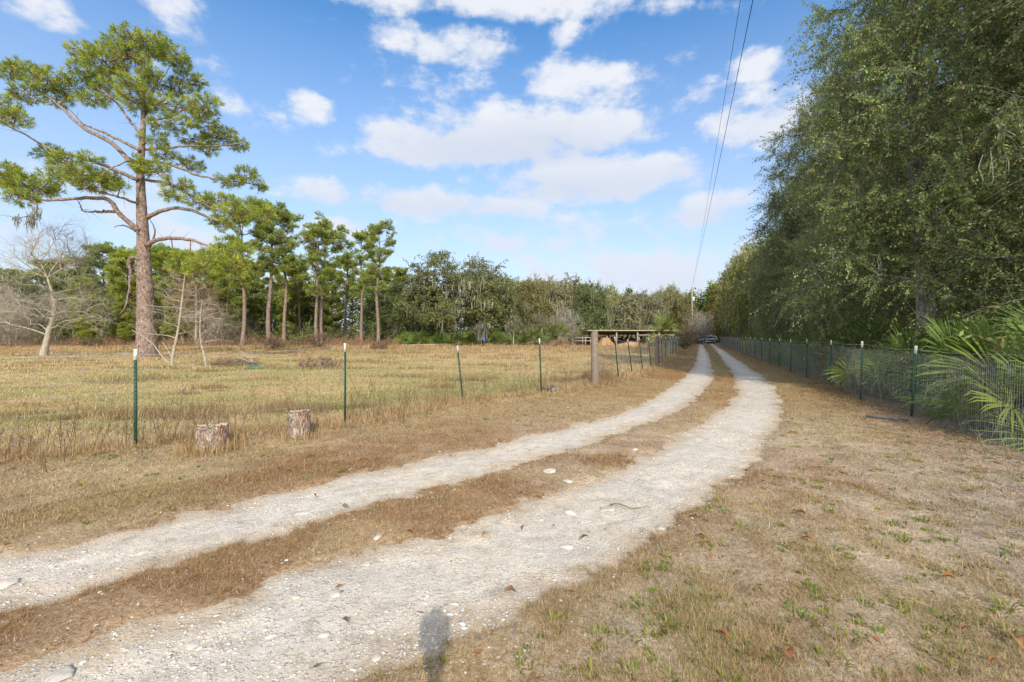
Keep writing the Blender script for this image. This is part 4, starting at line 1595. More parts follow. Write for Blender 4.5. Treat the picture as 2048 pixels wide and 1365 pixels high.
# ------------------------------------------------------------------ broadleaved trees
def oak_meshes(seed, trunk, R, env, npads, padr, sprays, K, L, W, col, odd=.05, odd_col=(0.22, 0.17, 0.05), r0=0.02, bark='oak_bark', moss=0, moss_len=1.2, droop=.2,
               shell=.35, bias=.35, low=None, twig_len=1.0, var=.6, moss_w=.05, leafless=0.0, moss_col=(0.30, 0.30, 0.25), expo=.5, twig_col=(1.05, 1.02, .95)):
    """env: list of (centre, radii, weight) ellipsoids filled with leafy pads that are joined to the trunk by forking limbs"""
    r = rng_(seed)
    wood = MB()
    P, Rr = trunk_tube(wood, trunk, R, 14, 26, 0.3, seed)
    wts = np.array([e[2] for e in env], float)
    wts /= wts.sum()
    pads = np.concatenate([ellip(r, max(1, int(npads * w_)), c, rad, shell) for (c, rad, _), w_ in zip(env, wts)])
    # uneven outline
    pads += norm(r.normal(0, 1, pads.shape)) * r.random((len(pads), 1)) * padr * 0.8
    if low is not None:
        pads = pads[pads[:, 2] > low]
    nodes, parent, cnt, nt_ = connect(P, Rr, pads, bias, r)
    limb_mesh(wood, nodes, parent, cnt, nt_, Rr, r0, 6, 7, .07, (1, 1, 1), r, expo)
    n = len(pads)
    par = nodes[parent[nt_:]]
    out = norm(pads - par)
    S = np.repeat(pads, sprays, 0)
    dirs = norm(np.repeat(out, sprays, 0) * 0.5 + r.normal(0, .7, (n * sprays, 3)) + np.array([0, 0, -droop * .6]))
    ln = padr * twig_len * (0.5 + 0.9 * r.random((n * sprays, 1)))
    E = S + dirs * ln
    E[:, 2] -= droop * ln[:, 0] * .5
    mid = (S + E) / 2 + np.array([0, 0, .12]) * ln
    V, F = tubes(bez(S, mid, E, 4), (np.linspace(1, .4, 4) * r0 * .55)[None].repeat(len(S), 0), 3)
    wood.add(V, [F], twig_col)
    # leaves
    keep = r.random(len(S)) >= leafless
    clump = np.clip(np.repeat(r.random(n), sprays) * .7 + .3 * r.random(n * sprays), 0, 1)
    crown = None
    if K:
        V, F, cc = leaf_sprays(r, S[keep], E[keep], K, L, W, col, var, odd, odd_col, droop, clump[keep])
        crown = np_mesh('oak_crown', V, [F], cc, False, [M['oak_leaves']])
    else:   # leafless: fine forked twigs
        tw = MB()
        for q in range(3):
            t = .35 + .6 * r.random((len(S), 1))
            s2 = S * (1 - t) + E * t
            e2 = s2 + norm(dirs + r.normal(0, .6, E.shape)) * ln * .7
            V, F = tubes(bez(s2, (s2 + e2) / 2 + r.normal(0, .04, E.shape) * ln, e2, 3), (np.linspace(1, .5, 3) * r0 * .36)[None].repeat(len(S), 0), 3)
            tw.add(V, [F], np.asarray(col))
        crown = tw.mesh('twigs', [M['twig']])
    mo = None
    if moss:
        k = r.choice(len(S), min(moss, len(S)), replace=False)
        V, F, cc = moss_strands(r, (S[k] + E[k]) / 2, moss_len, moss_w, 6, moss_col)
        mo = np_mesh('moss', V, F, cc, False, [M['moss']])
    return wood.mesh('oak_trunk', [M[bark]], True), crown, mo


OAK = (0.195, 0.255, 0.085)
OAK2 = (0.28, 0.315, 0.11)


def near_oak(seed, H, R, x_lean=0, mossn=60, low=.9, r0=.27):
    z0 = H * .25
    env = [((-.2, 0, H * .46), (R * .95, R, H * .26), 1.1), ((0, 0, H * .70), (R * .82, R * .85, H * .24), 1.0), ((0, 0, H * .88), (R * .45, R * .5, H * .12), .25), ((0, 0, H * .22), (R * .95, R * .95, H * .16), .8)]
    tr = [(0, 0, -.2), (.05, .05, H * .15), (.25 + x_lean * .4, -.1, H * .35), (.2 + x_lean, .2, H * .6), (.1 + x_lean, 0, H * .86)]
    return oak_meshes(seed, tr, [r0, r0 * .85, r0 * .74, .12, .04], env, 420, .85, 15, 37, .088, .036, OAK, .07, (0.30, 0.22, 0.06), .0105, 'oak_bark', mossn, .8, .45, .45, .32, low=low, twig_len=1.25, var=.85, moss_w=.016, leafless=.05, moss_col=(0.25, 0.25, 0.19))


NEAR = [near_oak(601, 16, 4.3, 0), near_oak(602, 16, 4.6, .3), near_oak(603, 15, 4.2, -.3), near_oak(604, 16, 3.3, .2, 60, 3.0, .27)]
print('T near oaks', time.time() - T0)
G_R = 'oaks behind the woven fence'
right_list = [  # d, x, H, variant, rot, label
    (8.6, 13.6, 15, 1, .4, 'leafy oak at the right picture edge, its boughs hanging over the palmettos'),
    (12.6, 11.6, 15, 3, 2.2, 'oak with a bare grey trunk rising just right of the nearest fence post'),
    (19.0, 17.4, 16.5, 1, 4.0, 'second oak along the fence beyond the bare trunk, crown reaching the picture top'),
    (27.5, 20.0, 16.8, 2, 1.1, 'dark oak forming the high shoulder of the wooded edge beside the cables'),
    (37.0, 24.5, 15.8, 0, 5.2, 'oak whose crown makes the steep left end of the tall woods'),
    (17.0, 21.5, 17.5, 2, 3.0, 'tall oak in the second row, filling the right upper corner'),
    (25.5, 26.5, 17, 0, .9, 'second row oak right of the high shoulder, showing sky through gaps'),
    (36.0, 30.5, 16, 1, 2.7, 'second row oak deep behind the fence, mostly hidden'),
    (12.0, 20.5, 16, 1, 5.5, 'tall oak far right behind the edge tree'),
]
for d, x, H, v, rz, lab in right_list:
    tm, cm, mo = NEAR[v]
    build_tree('oak_tree', lab, 'oak tree', tm, cm, mo, (x, d, gz1(x, d)), rz, G_R, sc=H / (16, 16, 15, 16)[v])
# two more of the same row stand beside and behind the photographer: their shade falls into the picture
for d, x, H, v, rz, lab in []:
    tm, cm, mo = NEAR[v]
    build_tree('oak_tree', lab, 'oak tree', tm, cm, mo, (x, d, gz1(x, d)), rz, G_R, sc=H / (16, 16, 15, 16)[v])


# far broadleaved trees: one mesh per kind, copied
def far_oak(seed, H, R, col, odd=.06, oc=(0.24, 0.17, 0.05), moss=260, K=18, L=.22, W=.13, npads=210, low=1.0, ml=2.0, droop=.2, upright=1.0):
    env = [((0, 0, H * .48), (R, R, H * .30), 1.1), ((0, 0, H * .72), (R * .8, R * .8, H * .24), 1), ((0, 0, H * .30), (R * .95, R * .95, H * .2), .6)]
    tr = [(0, 0, -.3), (.1, 0, H * .12), (.3, .1, H * .25), (.2, .1, H * .5)]
    return oak_meshes(seed, tr, [.45, .38, .33, .15], env, npads, 1.15, 9, K, L, W, col, odd, oc, .030, 'oak_bark', moss, ml, droop, .4, .28, low, 1.25, .8, .12, 0.06, moss_col=(0.28, 0.27, 0.19), twig_col=(.55, .55, .42))


FAR = {'oak': far_oak(621, 15, 6.2, OAK2, moss=130, K=24), 'dark': far_oak(622, 13, 5.0, (0.19, 0.25, 0.08), moss=40, K=24),
       'mossy': far_oak(623, 12, 5.5, (0.32, 0.31, 0.145), moss=420, ml=2.4, K=18, droop=.5), 'olive': far_oak(624, 12, 4.6, (0.33, 0.31, 0.10), .15, moss=100, K=20),
       'rusty': far_oak(625, 11, 4.2, (0.31, 0.19, 0.125), .2, (0.36, 0.24, 0.1), moss=30, K=16),
       'light': far_oak(626, 13, 4.6, (0.34, 0.36, 0.11), .12, (0.42, 0.33, 0.08), moss=40, K=17)}
FH = {'oak': 15.5, 'dark': 13.4, 'mossy': 12.4, 'olive': 12.4, 'rusty': 11.4, 'light': 13.4}
G_F = 'broadleaved trees beyond the pasture'
far_list = [  # px, d, top py, kind, x-stretch, label
    (905, 74, 490, 'oak', 1.3, 'big spreading grey green oak hung with moss, tallest of the middle trees'),
    (838, 76, 545, 'dark', 1.0, 'darker oak nestled against the left side of the big spreading oak'),
    (985, 78, 530, 'oak', 1.0, 'mossy oak leaning out to the right of the big spreading oak'),
    (1045, 86, 548, 'olive', 1.1, 'olive brown tree with pale moss curtains, right of the mossy oak'),
    (1085, 92, 548, 'mossy', 1.1, 'pale mossy tree above the small palms'),
    (1180, 88, 558, 'dark', .75, 'narrow dark green tree standing out above the barn\'s left end'),
    (1216, 100, 566, 'light', .8, 'light green tree behind the narrow dark one'),
    (1275, 84, 576, 'mossy', 1.15, 'low broad oak draped with heavy pale moss, directly behind the pole barn'),
    (1302, 96, 588, 'rusty', .9, 'reddish brown domed tree behind the moss draped oak'),
    (1338, 104, 566, 'light', .8, 'thin light tree over the right end of the pole barn'),
    (1352, 92, 580, 'olive', .9, 'greyish olive tree just left of the utility pole'),
    (1390, 108, 585, 'mossy', .9, 'pale tree at the end of the driveway behind the car'),
    (770, 90, 560, 'dark', 1.0, 'dark tree filling the gap between the last pine and the big oak'),
    (1000, 98, 545, 'dark', 1.1, 'dark tree rising behind the mossy oak'),
    (1130, 102, 552, 'olive', 1.2, 'brownish tree in the row behind the bare grey tree'),
    (40, 88, 560, 'dark', 1.2, 'dark oak at the far left edge of the woods'),
    (-60, 80, 520, 'oak', 1.2, 'mossy oak cut by the left picture edge'),
    (1432, 104, 575, 'dark', 1.0, 'dark tree closing the driveway behind the car'),
]
for i, (px, d, ty, k, sx, lab) in enumerate(far_list):
    tm, cm, mo = FAR[k]
    s = top_h(ty, d) / FH[k]
    t = build_tree('broadleaf_tree', lab, 'tree', tm, cm, mo, spot(px, d), i * 2.1, G_F)
    t.scale = (s * sx, s * sx, s)
# trees right of the driveway, beyond the tall woods
for i, (px, d, ty, k, sx, lab) in enumerate([(1602, 48, 420, 'oak', .8, 'rounded oak at the fence just past the tall woods'), (1506, 56, 478, 'light', .72, 'sunlit yellow green tree past the end of the tall woods'),
                                             (1478, 66, 505, 'light', .6, 'second sunlit tree stepping down toward the car'), (1560, 70, 500, 'dark', 1.2, 'dark tree behind the sunlit ones'), (1465, 76, 590, 'dark', .8, 'low dark rounded tree over the far end of the woven fence'),
                                             (1640, 60, 420, 'dark', 1.3, 'dark oak deep in the tall woods, far row'), (1760, 44, 300, 'oak', 1.0, 'oak deep in the woods behind the right fence, far row'), (1900, 34, 200, 'oak', 1.0, 'oak deep in the woods at right, behind the second row')]):
    tm, cm, mo = FAR[k]
    s = top_h(ty, d) / FH[k]
    t = build_tree('broadleaf_tree', lab, 'tree', tm, cm, mo, spot(px, d), i * 1.3 + .5, G_F)
    t.scale = (s * sx, s * sx, s)


# golden cedar by the car
def cedar():
    H = 11.5
    env = [((0, 0, H * .25), (2.7, 2.7, H * .2), 1), ((0, 0, H * .5), (2.2, 2.2, H * .22), .9), ((0, 0, H * .75), (1.2, 1.2, H * .2), .4), ((0.2, 0, H * .92), (.4, .4, H * .1), .12)]
    return oak_meshes(641, [(0, 0, -.2), (0, 0, H * .3), (.1, 0, H * .6), (.1, 0, H * .95)], [.2, .16, .1, .03], env, 190, .7, 9, 12, .2, .12, (0.33, 0.235, 0.035), .25, (0.16, 0.18, 0.05), .018, 'oak_bark', 0, 1, .25, .3, .3, .4, 1.2, .7)


tm, cm, mo = cedar()
build_tree('cedar_tree', 'golden brown cedar with a ragged pointed top, right behind the parked car', 'cedar tree', tm, cm, None, spot(1446, 95), .3, sc=1.26)


# ------------------------------------------------------------------ leafless trees
def bare(seed, H, env, trunk, R, npads, padr, sprays, col, r0, bark='pale_bark', moss=0, ml=.8, bias=.25, tl=1.3, mw=.06, expo=.55):
    return oak_meshes(seed, trunk, R, env, npads, padr, sprays, 0, 0, 0, col, 0, r0=r0, bark=bark, moss=moss, moss_len=ml, droop=.0, shell=.35, bias=bias, twig_len=tl, moss_w=mw, expo=expo)


D = 35.0
m = D / FPX
H = 10.5
tm, cm, mo = bare(651, H, [((.3, 0, 6.0), (3.6, 3.2, 3.4), 1), ((-2.0, 0, 3.4), (2.6, 2.2, 1.3), .4), ((2.6, 0, 3.6), (2.6, 1.8, 1.4), .35), ((1.2, 0, 8.6), (2.2, 2.0, 1.6), .5)],
                  [(0, 0, -.1), (.25, 0, 1.0), (.5, 0, 2.2), (.75, .1, 3.2), (.75, .1, 4.4), (.35, 0, 6.0)], [.21, .18, .15, .12, .09, .05], 280, .7, 5, (0.46, 0.42, 0.35), .0125, 'pale_bark', 26, .6, mw=.03, expo=.44, bias=.5)
build_tree('bare_tree', 'leafless tree with whitish crooked trunk and moss tufts, left of the lone pine', 'bare tree', tm, cm, mo, spot(86, D), 0)
tm, cm, mo = bare(652, 5.5, [((.4, 0, 3.4), (.9, .9, 1.6), 1), ((-1.0, 0, 2.2), (1.2, .7, 1.0), .5), ((1.1, .0, 2.2), (1.0, .7, .8), .4)],
                  [(0, 0, -.1), (.02, 0, .5), (.28, 0, 1.6), (.45, 0, 2.8), (.65, 0, 4.6)], [.07, .06, .05, .036, .012], 46, .42, 5, (0.45, 0.40, 0.32), .008)
t1 = build_tree('bare_sapling', 'leafless pale sapling with a second low slanting stem, right of the lone pine', 'sapling', tm, cm, None, spot(344, 23.3), 0)
sl = MB()
sl.tube(smooth_poly([(-.02, 0, 0), (-.5, -.1, .55), (-.9, -.15, 1.25), (-1.9, -.2, 1.85)], 14), np.linspace(.042, .012, 14), 7)
sl.tube(smooth_poly([(.05, 0, .3), (-.22, .1, .7), (-.55, .1, 1.2)], 10), np.linspace(.034, .012, 10), 7)
o = link('stem', sl.mesh('stem', [M['pale_bark']], True), t1)
tm, cm, mo = bare(653, 3.6, [((-.1, 0, 2.4), (.8, .7, 1.0), 1), ((.6, 0, 1.8), (.9, .5, .7), .4)],
                  [(0, 0, -.1), (-.03, 0, .5), (-.28, 0, 1.3), (-.3, 0, 2.2), (-.22, 0, 3.2)], [.05, .043, .036, .026, .01], 34, .36, 5, (0.47, 0.42, 0.34), .007)
build_tree('bare_sapling', 'slim leafless sapling with a kinked white stem, beside the brush pile', 'sapling', tm, cm, None, spot(412.5, 21.5), 0)
TH = bare(654, 8, [((0, 0, 4.2), (3.4, 3.0, 3.2), 1), ((0, 0, 1.8), (3.6, 3.0, 1.3), .5)], [(0, 0, -.1), (0, 0, 1.5), (.1, 0, 3.5), (0, 0, 6.0)], [.16, .13, .09, .04], 120, .9, 8, (0.34, 0.26, 0.18), .014, 'oak_bark', 0, bias=.2)
TG = bare(655, 8, [((0, 0, 4.6), (3.0, 2.8, 3.0), 1), ((0, 0, 2.2), (2.4, 2.2, 1.3), .3)], [(0, 0, -.1), (0, 0, 1.5), (.1, 0, 3.0), (0, 0, 5.0)], [.2, .17, .12, .05], 120, .9, 8, (0.40, 0.36, 0.31), .017, 'pale_bark', 60, 1.5, bias=.2)
TR = bare(656, 8, [((0, 0, 5.0), (2.2, 2.2, 3.0), 1)], [(0, 0, -.1), (0, 0, 2.0), (.1, 0, 4.0), (0, 0, 7.0)], [.14, .12, .08, .03], 110, .8, 9, (0.30, 0.15, 0.085), .012, 'pale_bark', 0, bias=.2)
for i, (px, d, ty, T_, lab) in enumerate([(443, 76, 602, TH, 'twiggy tan leafless tree right of the saplings'), (392, 74, 552, TR, 'leafless tree with rusty twigs behind the saplings'), (418, 80, 618, TH, 'low tan thicket tree under the rusty one'),
                                          (1131, 80, 612, TG, 'pale grey leafless tree rising behind the small palm'), (1160, 92, 600, TG, 'grey leafless tree in the row left of the barn'), (1066, 84, 612, TG, 'grey leafless tree with moss between the mossy oaks'),
                                          (1375, 94, 612, TG, 'pale leafless tree beside the utility pole'), (1398, 88, 622, TG, 'pale leafless tree between utility pole and cedar'), (20, 60, 600, TH, 'bushy leafless tree at the far left edge'), (-10, 70, 560, TG, 'grey leafless tree cut by the left edge'),
                                          (480, 84, 622, TH, 'twiggy low tree in front of the first tall pine'), (810, 84, 640, TG, 'short grey leafless tree at the foot of the big oak\'s left side')]):
    s = top_h(ty, d) / 8.2
    build_tree('bare_tree', lab, 'bare tree', T_[0], T_[1], T_[2], spot(px, d), i * 1.9, 'leafless trees along the wood edge', sc=s)
print('T far trees', time.time() - T0)
# ================================================================== PALMS AND UNDERGROWTH
def fan_leaf(r, base, tip, size, nb=18, spread=2.0, droop=.35, wid=.045, fold=.25):
    """one fan: blades radiating from the petiole end. returns V, F list"""
    ax = norm(tip - base)
    up = np.array([0, 0, 1.0])
    sd_ = np.cross(ax, up)
    sd_ = norm(sd_) if np.linalg.norm(sd_) > 1e-3 else np.array([1.0, 0, 0])
    nr = norm(np.cross(sd_, ax))
    roll = r.normal(0, .5)
    sd_, nr = sd_ * math.cos(roll) + nr * math.sin(roll), nr * math.cos(roll) - sd_ * math.sin(roll)
    a = np.linspace(-spread, spread, nb) + r.normal(0, .03, nb)
    L_ = size * (0.72 + .28 * np.cos(a * .55)) * r.uniform(.88, 1.08, nb)
    d = np.cos(a)[:, None] * ax + np.sin(a)[:, None] * sd_ + (fold * np.abs(np.sin(a)))[:, None] * nr
    d = norm(d)
    p = norm(np.cross(d, nr + r.normal(0, .2, (nb, 3))))
    w = wid * size
    b0 = np.broadcast_to(tip, (nb, 3))
    m1 = b0 + d * (L_ * .5)[:, None]
    m2 = b0 + d * (L_ * .8)[:, None] - np.array([0, 0, 1]) * (droop * L_ * .12)[:, None]
    tp = b0 + d * L_[:, None] - np.array([0, 0, 1]) * (droop * L_ * .38 * (.5 + r.random(nb)))[:, None]
    V = np.stack([b0, m1 - p * w * .5, m1 + p * w * .5, m2 - p * w * .33, m2 + p * w * .33, tp], 1)
    k = np.arange(nb)[:, None] * 6
    T_ = np.concatenate([k + [0, 1, 2], k + [3, 5, 4]])
    Q = k + [1, 3, 4, 2]
    return V.reshape(-1, 3), [T_, Q]


def palm_meshes(seed, nleaf, pet, size, H=0.0, bw=.042, col=(0.165, 0.25, 0.055), lift=(.25, 1.35), dead=3, trunk_r=.14, nb=25):
    r = rng_(seed)
    st, fo = MB(), MB()
    top = np.array([0, 0, H])
    if H > 0:
        z = np.linspace(-.1, H, 14)
        st.tube(np.stack([.04 * np.sin(z * 2), .03 * np.cos(z * 3), z], 1), trunk_r * (1 + .08 * r.normal(0, 1, 14)), 10, (.36, .29, .22))
        for k in range(int(26 * H)):    # boots
            a, zz = r.random() * 6.28, r.uniform(H * .3, H)
            s = np.array([math.cos(a) * trunk_r * .9, math.sin(a) * trunk_r * .9, zz])
            st.tube([s, s + np.array([math.cos(a) * .12, math.sin(a) * .12, .22])], [.035, .012], 4, (.34, .27, .19))
    else:
        st.tube([(0, 0, -.05), (.05, 0, .12), (.12, .03, .28)], [.10, .09, .06], 8, (.22, .16, .11))
    for i in range(nleaf + dead):
        a = i * 2.4 + r.normal(0, .3)
        isd = i >= nleaf
        e = r.uniform(*lift) if not isd else r.uniform(-.6, .15)
        L_ = pet * r.uniform(.7, 1.15)
        d = np.array([math.cos(a) * math.cos(e), math.sin(a) * math.cos(e), math.sin(e)])
        b = top + np.array([math.cos(a), math.sin(a), 0]) * .04
        tip = b + d * L_ - np.array([0, 0, .10 * L_ * math.cos(e)])
        P = bez(b[None], (b + d * L_ * .55 + [0, 0, .05 * L_])[None], tip[None], 6)[0]
        c = np.array(col) * r.uniform(.75, 1.3)
        if r.random() < .12:
            c = c * np.array([1.35, 1.12, .8])
        if isd:
            c = np.array([.30, .22, .12]) * r.uniform(.7, 1.2)
        st.tube(P, np.linspace(.013, .007, 6), 4, (.19, .21, .06) if not isd else (.28, .2, .11))
        V, F = fan_leaf(r, P[-2], tip, size * r.uniform(.8, 1.15), nb, 1.9, .5 if not isd else 1.4, bw)
        fo.add(V, F, np.repeat(c[None] * r.uniform(.85, 1.15, (len(V) // 6, 1)), 6, 0))
    return st.mesh('palm_stems', [M['twig']], True), fo.mesh('palm_fans', [M['palm']])


PALMETTO = [palm_meshes(701, 13, .75, .62), palm_meshes(702, 16, .95, .70, lift=(.35, 1.4)), palm_meshes(703, 11, .6, .55, lift=(.1, 1.2))]
SABAL = [palm_meshes(711, 26, 1.0, .9, 1.3, .09, (0.17, 0.21, 0.055), (-.35, 1.4), 6, .16, 16), palm_meshes(712, 30, 1.15, 1.0, 1.0, .09, (0.18, 0.215, 0.06), (-.3, 1.45), 5, .18, 16)]


def put_palm(name, label, cat, meshes, loc, rz, sc, group):
    t = thing(name, label, cat, loc, rz, group)
    t.scale = (sc, sc, sc)
    link('stem', meshes[0], t)
    link('foliage', meshes[1], t)
    return t


G_S = 'saw palmettos behind the woven fence'
sp_list = [  # distance along fence depth, metres behind the fence, variant, scale, label
    (6.6, .9, 1, 1.15, 'saw palmetto at the right picture edge pressing against the wire, fans low'),
    (7.6, 1.0, 1, 1.35, 'big yellow green saw palmetto right of the nearest fence post, tallest fan in front'),
    (8.3, .55, 2, 1.0, 'small saw palmetto just right of the nearest post foot'),
    (9.2, 1.5, 1, 1.45, 'saw palmetto standing behind the nearest post, fans above its white tip'),
    (7.0, 2.3, 1, 1.6, 'tall saw palmetto second back at the right edge, fans at eye height'),
    (9.0, 2.9, 0, 1.5, 'saw palmetto in the shade right of the bare oak trunk'),
    (10.3, .9, 0, 1.2, 'saw palmetto between the two nearest posts, its fans bent by the wire'),
    (11.2, 1.6, 1, 1.3, 'saw palmetto left of the bare oak trunk'),
    (12.2, .8, 2, 1.1, 'low saw palmetto right behind the second post'),
    (13.2, 1.7, 0, 1.35, 'saw palmetto with arching pale fans between second and third post'),
    (14.6, 1.0, 1, 1.1, 'saw palmetto behind the third post'),
    (16.0, 1.9, 0, 1.35, 'saw palmetto a step back between third and fourth post'),
    (17.6, 1.1, 1, 1.1, 'saw palmetto behind the fourth post'),
    (19.3, 2.0, 0, 1.4, 'saw palmetto a step back past the fourth post'),
    (21.5, 1.2, 1, 1.2, 'saw palmetto behind the fifth post along the woven fence'),
    (24.0, 1.6, 0, 1.4, 'saw palmetto past the sixth post of the woven fence'),
    (27.0, 1.4, 1, 1.3, 'saw palmetto where the fence posts begin to bunch up'),
    (30.5, 1.6, 0, 1.5, 'saw palmetto farther along the bunched posts'),
    (35.0, 1.6, 1, 1.5, 'farther saw palmetto showing over the fence top'),
    (41.0, 1.8, 0, 1.6, 'farthest saw palmetto showing along the woven fence'),
    (8.0, 4.2, 1, 1.7, 'saw palmetto deep in the shade at the right edge'),
    (11.5, 4.0, 0, 1.6, 'saw palmetto deep in the shade right behind the bare oak trunk'),
    (15.5, 3.8, 1, 1.6, 'saw palmetto deep in the shade beyond the bare oak trunk'),
    (7.2, .75, 0, 1.1, 'saw palmetto crowding the wire just right of the nearest post'),
    (6.0, 1.6, 2, 1.5, 'saw palmetto low at the very right edge, behind the wire'),
    (8.6, 2.2, 1, 1.4, 'saw palmetto a step behind the nearest post'),
    (10.0, 1.9, 1, 1.4, 'saw palmetto a step behind the wire, left of the nearest post'),
    (11.8, .6, 1, 1.05, 'saw palmetto pressed against the wire just right of the second post'),
    (13.0, 2.7, 1, 1.5, 'saw palmetto under the oak a few steps behind the second post'),
    (14.0, .7, 2, 1.25, 'small saw palmetto pressed against the wire before the third post'),
    (15.2, 2.4, 1, 1.5, 'saw palmetto a few steps behind the third post'),
    (17.0, .7, 0, 1.1, 'saw palmetto against the wire before the fourth post'),
    (18.5, 2.9, 1, 1.6, 'saw palmetto in the shade beyond the fourth post'),
    (20.5, .8, 0, 1.2, 'saw palmetto against the wire before the fifth post'),
    (23.0, 2.6, 1, 1.6, 'saw palmetto in the shade beyond the fifth post'),
    (26.0, .8, 0, 1.3, 'saw palmetto against the wire past the sixth post'),
    (10.6, 2.9, 1, 1.6, 'saw palmetto left of the bare oak trunk, a few steps behind the wire'),
    (12.4, 3.6, 0, 1.7, 'saw palmetto beyond the bare oak trunk, fans catching light'),
    (14.2, 3.1, 1, 1.7, 'saw palmetto a few steps behind the wire near the third post'),
    (16.8, 3.0, 1, 1.7, 'saw palmetto a few steps behind the wire near the fourth post'),
    (19.8, 3.4, 1, 1.8, 'saw palmetto a few steps behind the wire near the fifth post'),
    (7.9, 3.1, 1, 1.7, 'saw palmetto behind the tall yellow green one'),
    (6.2, 3.4, 0, 1.9, 'tallest saw palmetto clump, cut by the right picture edge'),
]
RFx = lambda y: float(-side_of(RF, np.array([0.0]), np.array([y]))[0])
for i, (d, off, v, s, lab) in enumerate(sp_list):
    x = RFx(d) + off + .35 + (.3 if off < 1.2 and s > 1.05 else 0)
    s = s * (1.1 if off > 1.2 else .95)
    x = max(x, RFx(d) + 1.05 * s)
    put_palm('saw_palmetto', lab, 'palmetto', PALMETTO[v], (x, d, gz1(x, d) - .03), i * 1.37, s, G_S)
for i, (px, d, v, s, lab) in enumerate([(1331, 60, 1, 1.5, 'round bushy cabbage palm in front of the pole barn\'s right half'), (1118, 66, 0, 1.3, 'small cabbage palm with a short trunk left of the barn and rail pen'),
                                        (1068, 72, 0, 1.05, 'cabbage palm among the palmettos left of the rail pen'), (1176, 76, 0, .95, 'yellowish cabbage palm behind the rail pen\'s right end'), (1035, 73, 1, .95, 'bright green cabbage palm behind the thin pale sapling')]):
    put_palm('cabbage_palm', lab, 'palm', SABAL[v], spot(px, d), i * 2.2, s, 'small palms near the barn')
G_B = 'palmettos below the big mossy oak'
for i, (px, d, v, s, lab) in enumerate([(818, 72, 1, 1.9, 'dark palmetto at the left end of the row under the big oak'), (838, 70, 1, 2.0, 'bright yellow green palmetto above the fallen beam\'s left end'), (858, 73, 0, 2.1, 'tall light green palmetto left of centre under the big oak'),
                                        (880, 71, 1, 1.9, 'palmetto with brown skirts above the middle of the fallen beam'), (900, 70, 0, 2.1, 'bright green palmetto above the fallen beam\'s right half'), (924, 72, 1, 2.0, 'dark green palmetto right of the fallen beam\'s end'),
                                        (946, 73, 0, 2.0, 'dark palmetto left of the leaning blue post'), (992, 74, 1, 2.0, 'palmetto with brown dead fans right of the blue post'), (1012, 73, 0, 2.0, 'palmetto left of the thin pale sapling'), (1052, 73, 1, 2.1, 'yellowish palmetto right of the thin pale sapling'), (1086, 75, 0, 1.8, 'palmetto clump at the right end of the row under the oaks')]):
    put_palm('palmetto_clump', lab, 'palmetto', PALMETTO[v], spot(px, d), i * 1.9, s, G_B)


# brush and sticks under the right-hand woods; brown thicket along the far wood edge
def brush(seed, P, h, n_st, col, rad=.006, spread=.5, leaves=0, leafcol=(.08, .1, .03), ls=.08):
    """P (N,2) clump feet, h (N,) heights"""
    r = rng_(seed)
    B = len(P) * n_st
    x = np.repeat(P[:, 0], n_st) + r.normal(0, spread * .5, B)
    y = np.repeat(P[:, 1], n_st) + r.normal(0, spread * .5, B)
    hh = np.repeat(h, n_st) * (0.4 + 0.7 * r.random(B))
    P0 = np.stack([x, y, gz(x, y) - .03], 1)
    P2 = P0 + np.stack([r.normal(0, .33, B) * hh, r.normal(0, .33, B) * hh, hh], 1)
    P1 = (P0 + P2) / 2 + r.normal(0, .12, (B, 3)) * hh[:, None]
    R0 = np.repeat(np.full(len(P), 1.0), n_st) * rad * (0.5 + r.random(B))
    V, F = tubes(bez(P0, P1, P2, 5), R0[:, None] * np.linspace(1, .4, 5)[None], 3)
    mb = MB()
    c = np.asarray(col) * (0.6 + 0.8 * r.random(B))[:, None]
    mb.add(V, [F], np.repeat(c, 15, 0))
    K = 5
    t = .3 + .65 * r.random((B, K, 1))
    S = (P0[:, None] * (1 - t) + P2[:, None] * t).reshape(-1, 3) + 0.06 * r.normal(0, 1, (B * K, 3)) * np.repeat(hh, K)[:, None]
    h2 = np.repeat(hh, K)[:, None]
    E = S + (r.normal(0, .22, (B * K, 3)) + np.array([0, 0, .12])) * h2
    V, F = tubes(bez(S, (S + E) / 2 + r.normal(0, .04, S.shape) * h2, E, 3), np.repeat(R0, K)[:, None] * np.linspace(.6, .3, 3)[None], 3)
    mb.add(V, [F], np.repeat(np.repeat(c, K, 0), 9, 0))
    if leaves:
        V, F, cc = leaf_sprays(r, S, E, leaves, ls, ls * .5, leafcol, .7, .15, (.25, .15, .06), .1)
        mb.add(V, [F], cc)
    return mb.mesh('undergrowth', [M['twig'] if not leaves else M['oak_leaves']])


r = rng_(731)
n = 300
d = 5.5 + 40 * r.random(n) ** 1.5
off = .35 + 2.2 * r.random(n) ** 1.3
Pn = np.stack([np.array([RFx(q) for q in d]) + off, d], 1)
tag(link('undergrowth', brush(732, Pn, .35 + .7 * r.random(n), 7, (.24, .25, .175), .0045, .5)), 'dry tangled sticks and dead stems behind the woven fence', 'undergrowth', kind='stuff')
n = 420
d = 6 + 62 * r.random(n) ** 1.3
off = 1.2 + 10 * r.random(n) ** 1.4
Pn = np.stack([np.array([RFx(q) for q in d]) + off, d], 1)
tag(link('undergrowth', brush(733, Pn, .8 + 1.8 * r.random(n), 7, (.14, .11, .08), .007, .9, 9, (.14, .19, .055), .12)), 'dark leafy understorey below the oaks at right', 'undergrowth', kind='stuff')
n = 700
px = r.uniform(-120, 1355, n)
d = np.where(px < 760, r.uniform(66, 80, n), r.uniform(76, 82, n))
Pn = np.stack([(px - 1024) / FPX * d, d], 1)
